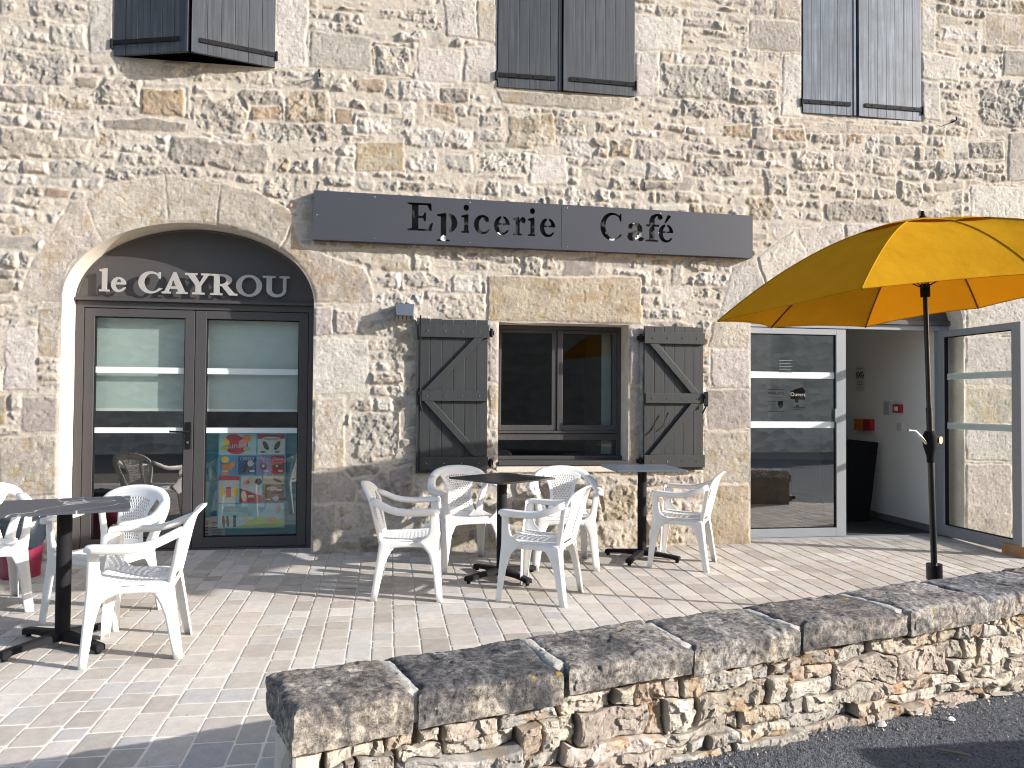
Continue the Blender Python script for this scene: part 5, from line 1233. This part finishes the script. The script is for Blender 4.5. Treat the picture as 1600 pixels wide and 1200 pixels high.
R(.03, .245, .28, .435, 'blue'); R(.07, .33, .16, .435, 'orange', 2); E_(.11, .28, .06, .05, 'yel', 2); E_(.21, .34, .035, .07, 'orange', 3, -.5); R(.07, .39, .15, .41, 'white', 4)
R(.30, .245, .56, .435, 'navy'); E_(.48, .32, .045, .045, 'white', 2); E_(.40, .37, .03, .09, 'dk', 2, -.3); R(.47, .39, .54, .41, 'white', 4)
R(.575, .245, .775, .435, 'lilac'); E_(.67, .35, .055, .05, 'brown', 2); E_(.67, .35, .02, .02, 'white', 3); R(.68, .39, .75, .41, 'white', 4)
R(.785, .245, .98, .435, 'red'); E_(.87, .35, .055, .05, 'brown', 2); E_(.87, .35, .02, .02, 'white', 3); R(.89, .39, .96, .41, 'white', 4)
R(.02, .45, .32, .73, 'white'); R(.02, .45, .32, .495, 'red', 2); E_(.08, .62, .035, .09, 'yel', 2, .3); R(.13, .565, .20, .67, 'red', 3); E_(.26, .62, .04, .09, 'yel', 2, -.2)
R(.34, .45, .65, .73, 'white'); E_(.50, .50, .07, .05, 'cream', 2); E_(.42, .52, .05, .035, 'pink', 2); E_(.60, .51, .05, .05, 'dk', 2)
q.prism([(-pw/2+.34*pw, ph/2-.73*ph), (-pw/2+.65*pw, ph/2-.73*ph), (-pw/2+.65*pw, ph/2-.66*ph), (-pw/2+.34*pw, ph/2-.58*ph)], -.0032, -.0024, kk.index('crim')); E_(.39, .66, .04, .08, 'cream', 4, .2); R(.45, .65, .54, .675, 'white', 4)
R(.67, .45, .98, .54, 'cream'); E_(.88, .50, .07, .02, 'brown', 2, -.4); R(.67, .545, .98, .73, 'brown'); E_(.80, .585, .08, .03, 'cream', 2); R(.87, .59, .95, .61, 'white', 3); E_(.86, .69, .05, .035, 'white', 2); R(.70, .69, .78, .705, 'white', 3)
R(.02, .74, .98, .99, 'pale'); q.prism([(-pw/2+.30*pw, ph/2-.985*ph), (-pw/2+.97*pw, ph/2-.985*ph), (-pw/2+.97*pw, ph/2-.90*ph), (-pw/2+.6*pw, ph/2-.87*ph)], -.0032, -.0024, kk.index('green'))
for cx in (.10, .16): E_(cx, .92, .02, .09, 'brown', 4, .1)
R(.24, .86, .28, .98, 'dk', 4); E_(.43, .88, .03, .05, 'cream', 4); E_(.80, .90, .06, .03, 'pink', 4); E_(.90, .80, .025, .06, 'pink', 4); R(.14, .78, .32, .82, 'white', 4)
q.build('print', [cm[k] for k in kk], po)
def PT(s, cx, cy, size, mat): text_mesh('lettering', s, size*pw, (-pw/2+cx*pw, -.0095, ph/2-cy*ph), mat, po)
PT('suneo', .27, .135, .13, cm['white']); PT('Häagen-Dazs', .78, .065, .040, cm['crim']); PT('OREO', .43, .272, .075, cm['white']); PT('Milka', .665, .272, .075, cm['white']); PT('Daim', .885, .272, .075, cm['white'])

# reflections need something to reflect: the plain stone house across the road
oh = thing('opposite_house', 'plain grey stone house across the road, mirrored in the glass doors', 'building', (-1, -9, -.3))
def opp_mat():
    mt, t, p = new_mat('far_rubble'); tc = node(t, 'ShaderNodeTexCoord'); v = node(t, 'ShaderNodeTexVoronoi'); v.inputs['Scale'].default_value = 1; mp = node(t, 'ShaderNodeMapping'); mp.inputs['Scale'].default_value = (3.4, 3.4, 6.5)
    t.links.new(tc.outputs['Object'], mp.inputs[0]); t.links.new(mp.outputs[0], v.inputs['Vector']); sp = node(t, 'ShaderNodeSeparateColor'); t.links.new(v.outputs['Color'], sp.inputs[0])
    r = ramp(t, sp.outputs[0], 0, 1, (.50, .46, .40), (.78, .73, .64)); t.links.new(r.outputs[0], p.inputs['Base Color']); p.inputs['Roughness'].default_value = .9
    bump(t, p, v.outputs['Distance'], .6, .04); return mt
mo = opp_mat()
q = MB().box(-9, 24, -4, 0, 0, 5.4); q.build('wall', mo, oh)
MB().add([(-9.3, .3, 5.35), (24.3, .3, 5.35), (24.3, -2, 6.9), (-9.3, -2, 6.9), (24.3, -4.3, 5.35), (-9.3, -4.3, 5.35)], [(0, 1, 2, 3), (3, 2, 4, 5)]).build('roof', bpy.data.materials['brown_tiles'], oh, solid=.1)

# hallway items (on the white side wall), placed on that wall's real plane
hn = np.array([3.33, -.15, 0]); hn = hn/np.linalg.norm(hn); hc = hn@np.array([hx-.012, YR+.07, 0])
hdir = Vector((.15, 3.33, 0)).normalized()
def wallbox(px0, py0, px1, py1, dep, name, mat, parent=None):
    a_, b_ = on(px0, (py0+py1)/2, hn, hc), on(px1, (py0+py1)/2, hn, hc); zt_ = on((px0+px1)/2, py0, hn, hc)[2]; zb_ = on((px0+px1)/2, py1, hn, hc)[2]
    c_ = (a_+b_)/2; L = np.linalg.norm(a_-b_)/2; nrm = Vector((-hn[0], -hn[1], 0))
    return MB().obox((c_[0]+nrm.x*(dep/2+.002), c_[1]+nrm.y*(dep/2+.002), (zt_+zb_)/2), hdir*L, nrm*dep/2, (0, 0, (zt_-zb_)/2)).build(name, mat, parent, bevel=.002)
tag(wallbox(1341, 655, 1354.5, 672, .05, 'alarm_box', M_ORANGE), 'orange alarm box on the white hallway wall beside the red one', 'alarm box')
tag(wallbox(1355, 655, 1367, 672.5, .05, 'alarm_box', M_RED), 'dark red alarm box on the white hallway wall joined to the orange one', 'alarm box')
r_ = wallbox(1400, 632, 1411.5, 645, .04, 'call_point', M_RED); tag(r_, 'small red square call point on the white hallway wall', 'call point')
wallbox(1403, 635, 1408.5, 642, .046, 'call_point_plate', M_WHITE, r_)
tag(wallbox(1385, 629, 1393, 648, .03, 'thermostat', C('control_grey', (.42, .42, .41))), 'slim grey wall control to the left of the red call point', 'control')
tag(wallbox(1403, 661, 1411, 673, .015, 'light_switch', C('switch_white', (.62, .62, .60))), 'white light switch below the red call point', 'switch')
# no-entry style pictograms on the wall
cpos = on(1344.5, 589, hn, hc); pic = thing('prohibition_notice', 'white notice with two black crossed circles on the hallway wall', 'notice', (float(cpos[0])-.004, float(cpos[1]), float(cpos[2])))
pic.rotation_euler = (0, 0, math.atan2(hdir.y, hdir.x)+math.pi)
q = MB().box(-.085, .085, -.003, -.001, -.17, .12); q.build('sheet', C('notice_sheet', (.66, .66, .64)), pic)
q = MB()
for cx in (-.04, .04):
    q.tube([(cx+.034*math.cos(t), -.005, .02+.034*math.sin(t)) for t in np.linspace(0, 2*math.pi, 22)], .0045, 6, caps=False)
    q.bar((cx-.024, -.005, .02+.024), (cx+.024, -.005, .02-.024), .007, .004, up=(0, 1, 0)).bar((cx-.016, -.004, .012), (cx+.014, -.004, .016), .008, .003, up=(0, 1, 0))
for zz in (.095, -.05, -.07, -.09, -.12): q.box(-.055, .055, -.0045, -.0035, zz, zz+.004)
q.build('pictograms', M_BLACK, pic)
# dark board leaning in the hallway
ab = on(1340, 800, (0, 0, 1), 0)
bd = MB(); yb0 = 7.62; xa_, xb_ = 4.62, 5.28
bd.add([(xa_, yb0, .02), (xb_-.16, yb0-.02, .02), (xb_, yb0+.05, .86), (xa_, yb0+.07, .92)], [(0, 1, 2, 3)])
o = bd.build('leaning_board', M_BLACK, solid=.03); tag(o, 'tall black board standing in the shade just inside the right doorway', 'board')
# counter seen through the closed leaf
ct = thing('reception_counter', 'dark counter inside the hallway behind the closed right glass leaf', 'counter', (3.55, 8.05, 0))
MB().box(-.75, .78, -.28, .28, .0, 1.02).build('counter_body', C('counter_dark', (.05, .05, .05)), ct, bevel=.004)
MB().box(-.78, .80, -.31, .31, 1.022, 1.052).build('counter_top', C('counter_top_grey', (.10, .10, .10), .3), ct, bevel=.004)
# stickers on the closed right leaf
gy_ = YR+.002+.055*.45-.002
def sticker(px0, py0, px1, py1, name, lab, cat='sticker'):
    (xa, za), (xb, zb_) = W2(px0, py0, gy_), W2(px1, py1, gy_); t = thing(name, lab, cat, ((xa+xb)/2, gy_, (za+zb_)/2)); return t, (xb-xa), (za-zb_)
t, w, h_ = sticker(1235, 605, 1258, 643, 'opening_sticker', 'black sticker reading open on the closed right glass leaf')
q = MB().prism([(-w/2, h_*.02), (w/2, -h_*.02), (w/2, h_*.36), (w*.30, h_*.5), (-w*.10, h_*.44), (-w*.46, h_*.34)], -.0006, 0); q.box(-w*.18, w*.05, -.0006, 0, -h_*.14, h_*.02).box(-w*.28, w*.48, -.0005, 0, -h_*.34, -h_*.30).box(-w*.28, w*.2, -.0005, 0, -h_*.42, -h_*.40)
q.box(-w*.1, w*.06, -.0006, 0, -h_*.30, -h_*.22); q.build('shape', M_BLACK, t); text_mesh('lettering', 'Ouvert', w*.34, (0, -.0018, h_*.20), M_WHITE, t, ext=.0003)
t, w, h_ = sticker(1200, 608, 1225, 645, 'notice_sticker', 'small printed notice with a shield on the closed right glass leaf')
q = MB().box(-w*.5, w*.5, -.0006, 0, h_*.47, h_*.50).box(-w*.5, w*.5, -.0006, 0, h_*.16, h_*.18).box(-w*.5, -w*.0, -.0006, 0, -.02*h_, .0).box(-w*.5, -w*.0, -.0006, 0, -.14*h_, -.12*h_).box(-w*.5, w*.5, -.0006, 0, -.46*h_, -.44*h_)
q.prism([(w*.14, .0), (w*.44, .0), (w*.44, -h_*.2), (w*.29, -h_*.34), (w*.14, -h_*.2)], -.0006, 0); q.build('print', M_BLACK, t); text_mesh('lettering', 'FINALE.CO', w*.21, (0, -.0012, h_*.32), M_BLACK, t, ext=.0003)
t, w, h_ = sticker(1217, 562, 1238, 583, 'notice_sticker', 'faint printed notice at the top of the closed right glass leaf')
q = MB()
for k in range(5): q.box(-w*.5, w*(.5-.12*(k % 2)), -.0006, 0, h_*(.42-k*.22), h_*(.46-k*.22))
q.build('print', C('faint_print', (.16, .16, .15)), t)
# things behind the window glass
ob = thing('paper_stack', 'stack of white papers on the shelf inside the window', 'papers', (W2(928, 678, YW+.12)[0], YW+.13, 1.02))
MB().box(-.09, .09, -.03, .05, 0, .025).box(-.07, .08, -.032, .04, .0255, .035).build('sheets', C('paper_blue_white', (.42, .48, .56)), ob)
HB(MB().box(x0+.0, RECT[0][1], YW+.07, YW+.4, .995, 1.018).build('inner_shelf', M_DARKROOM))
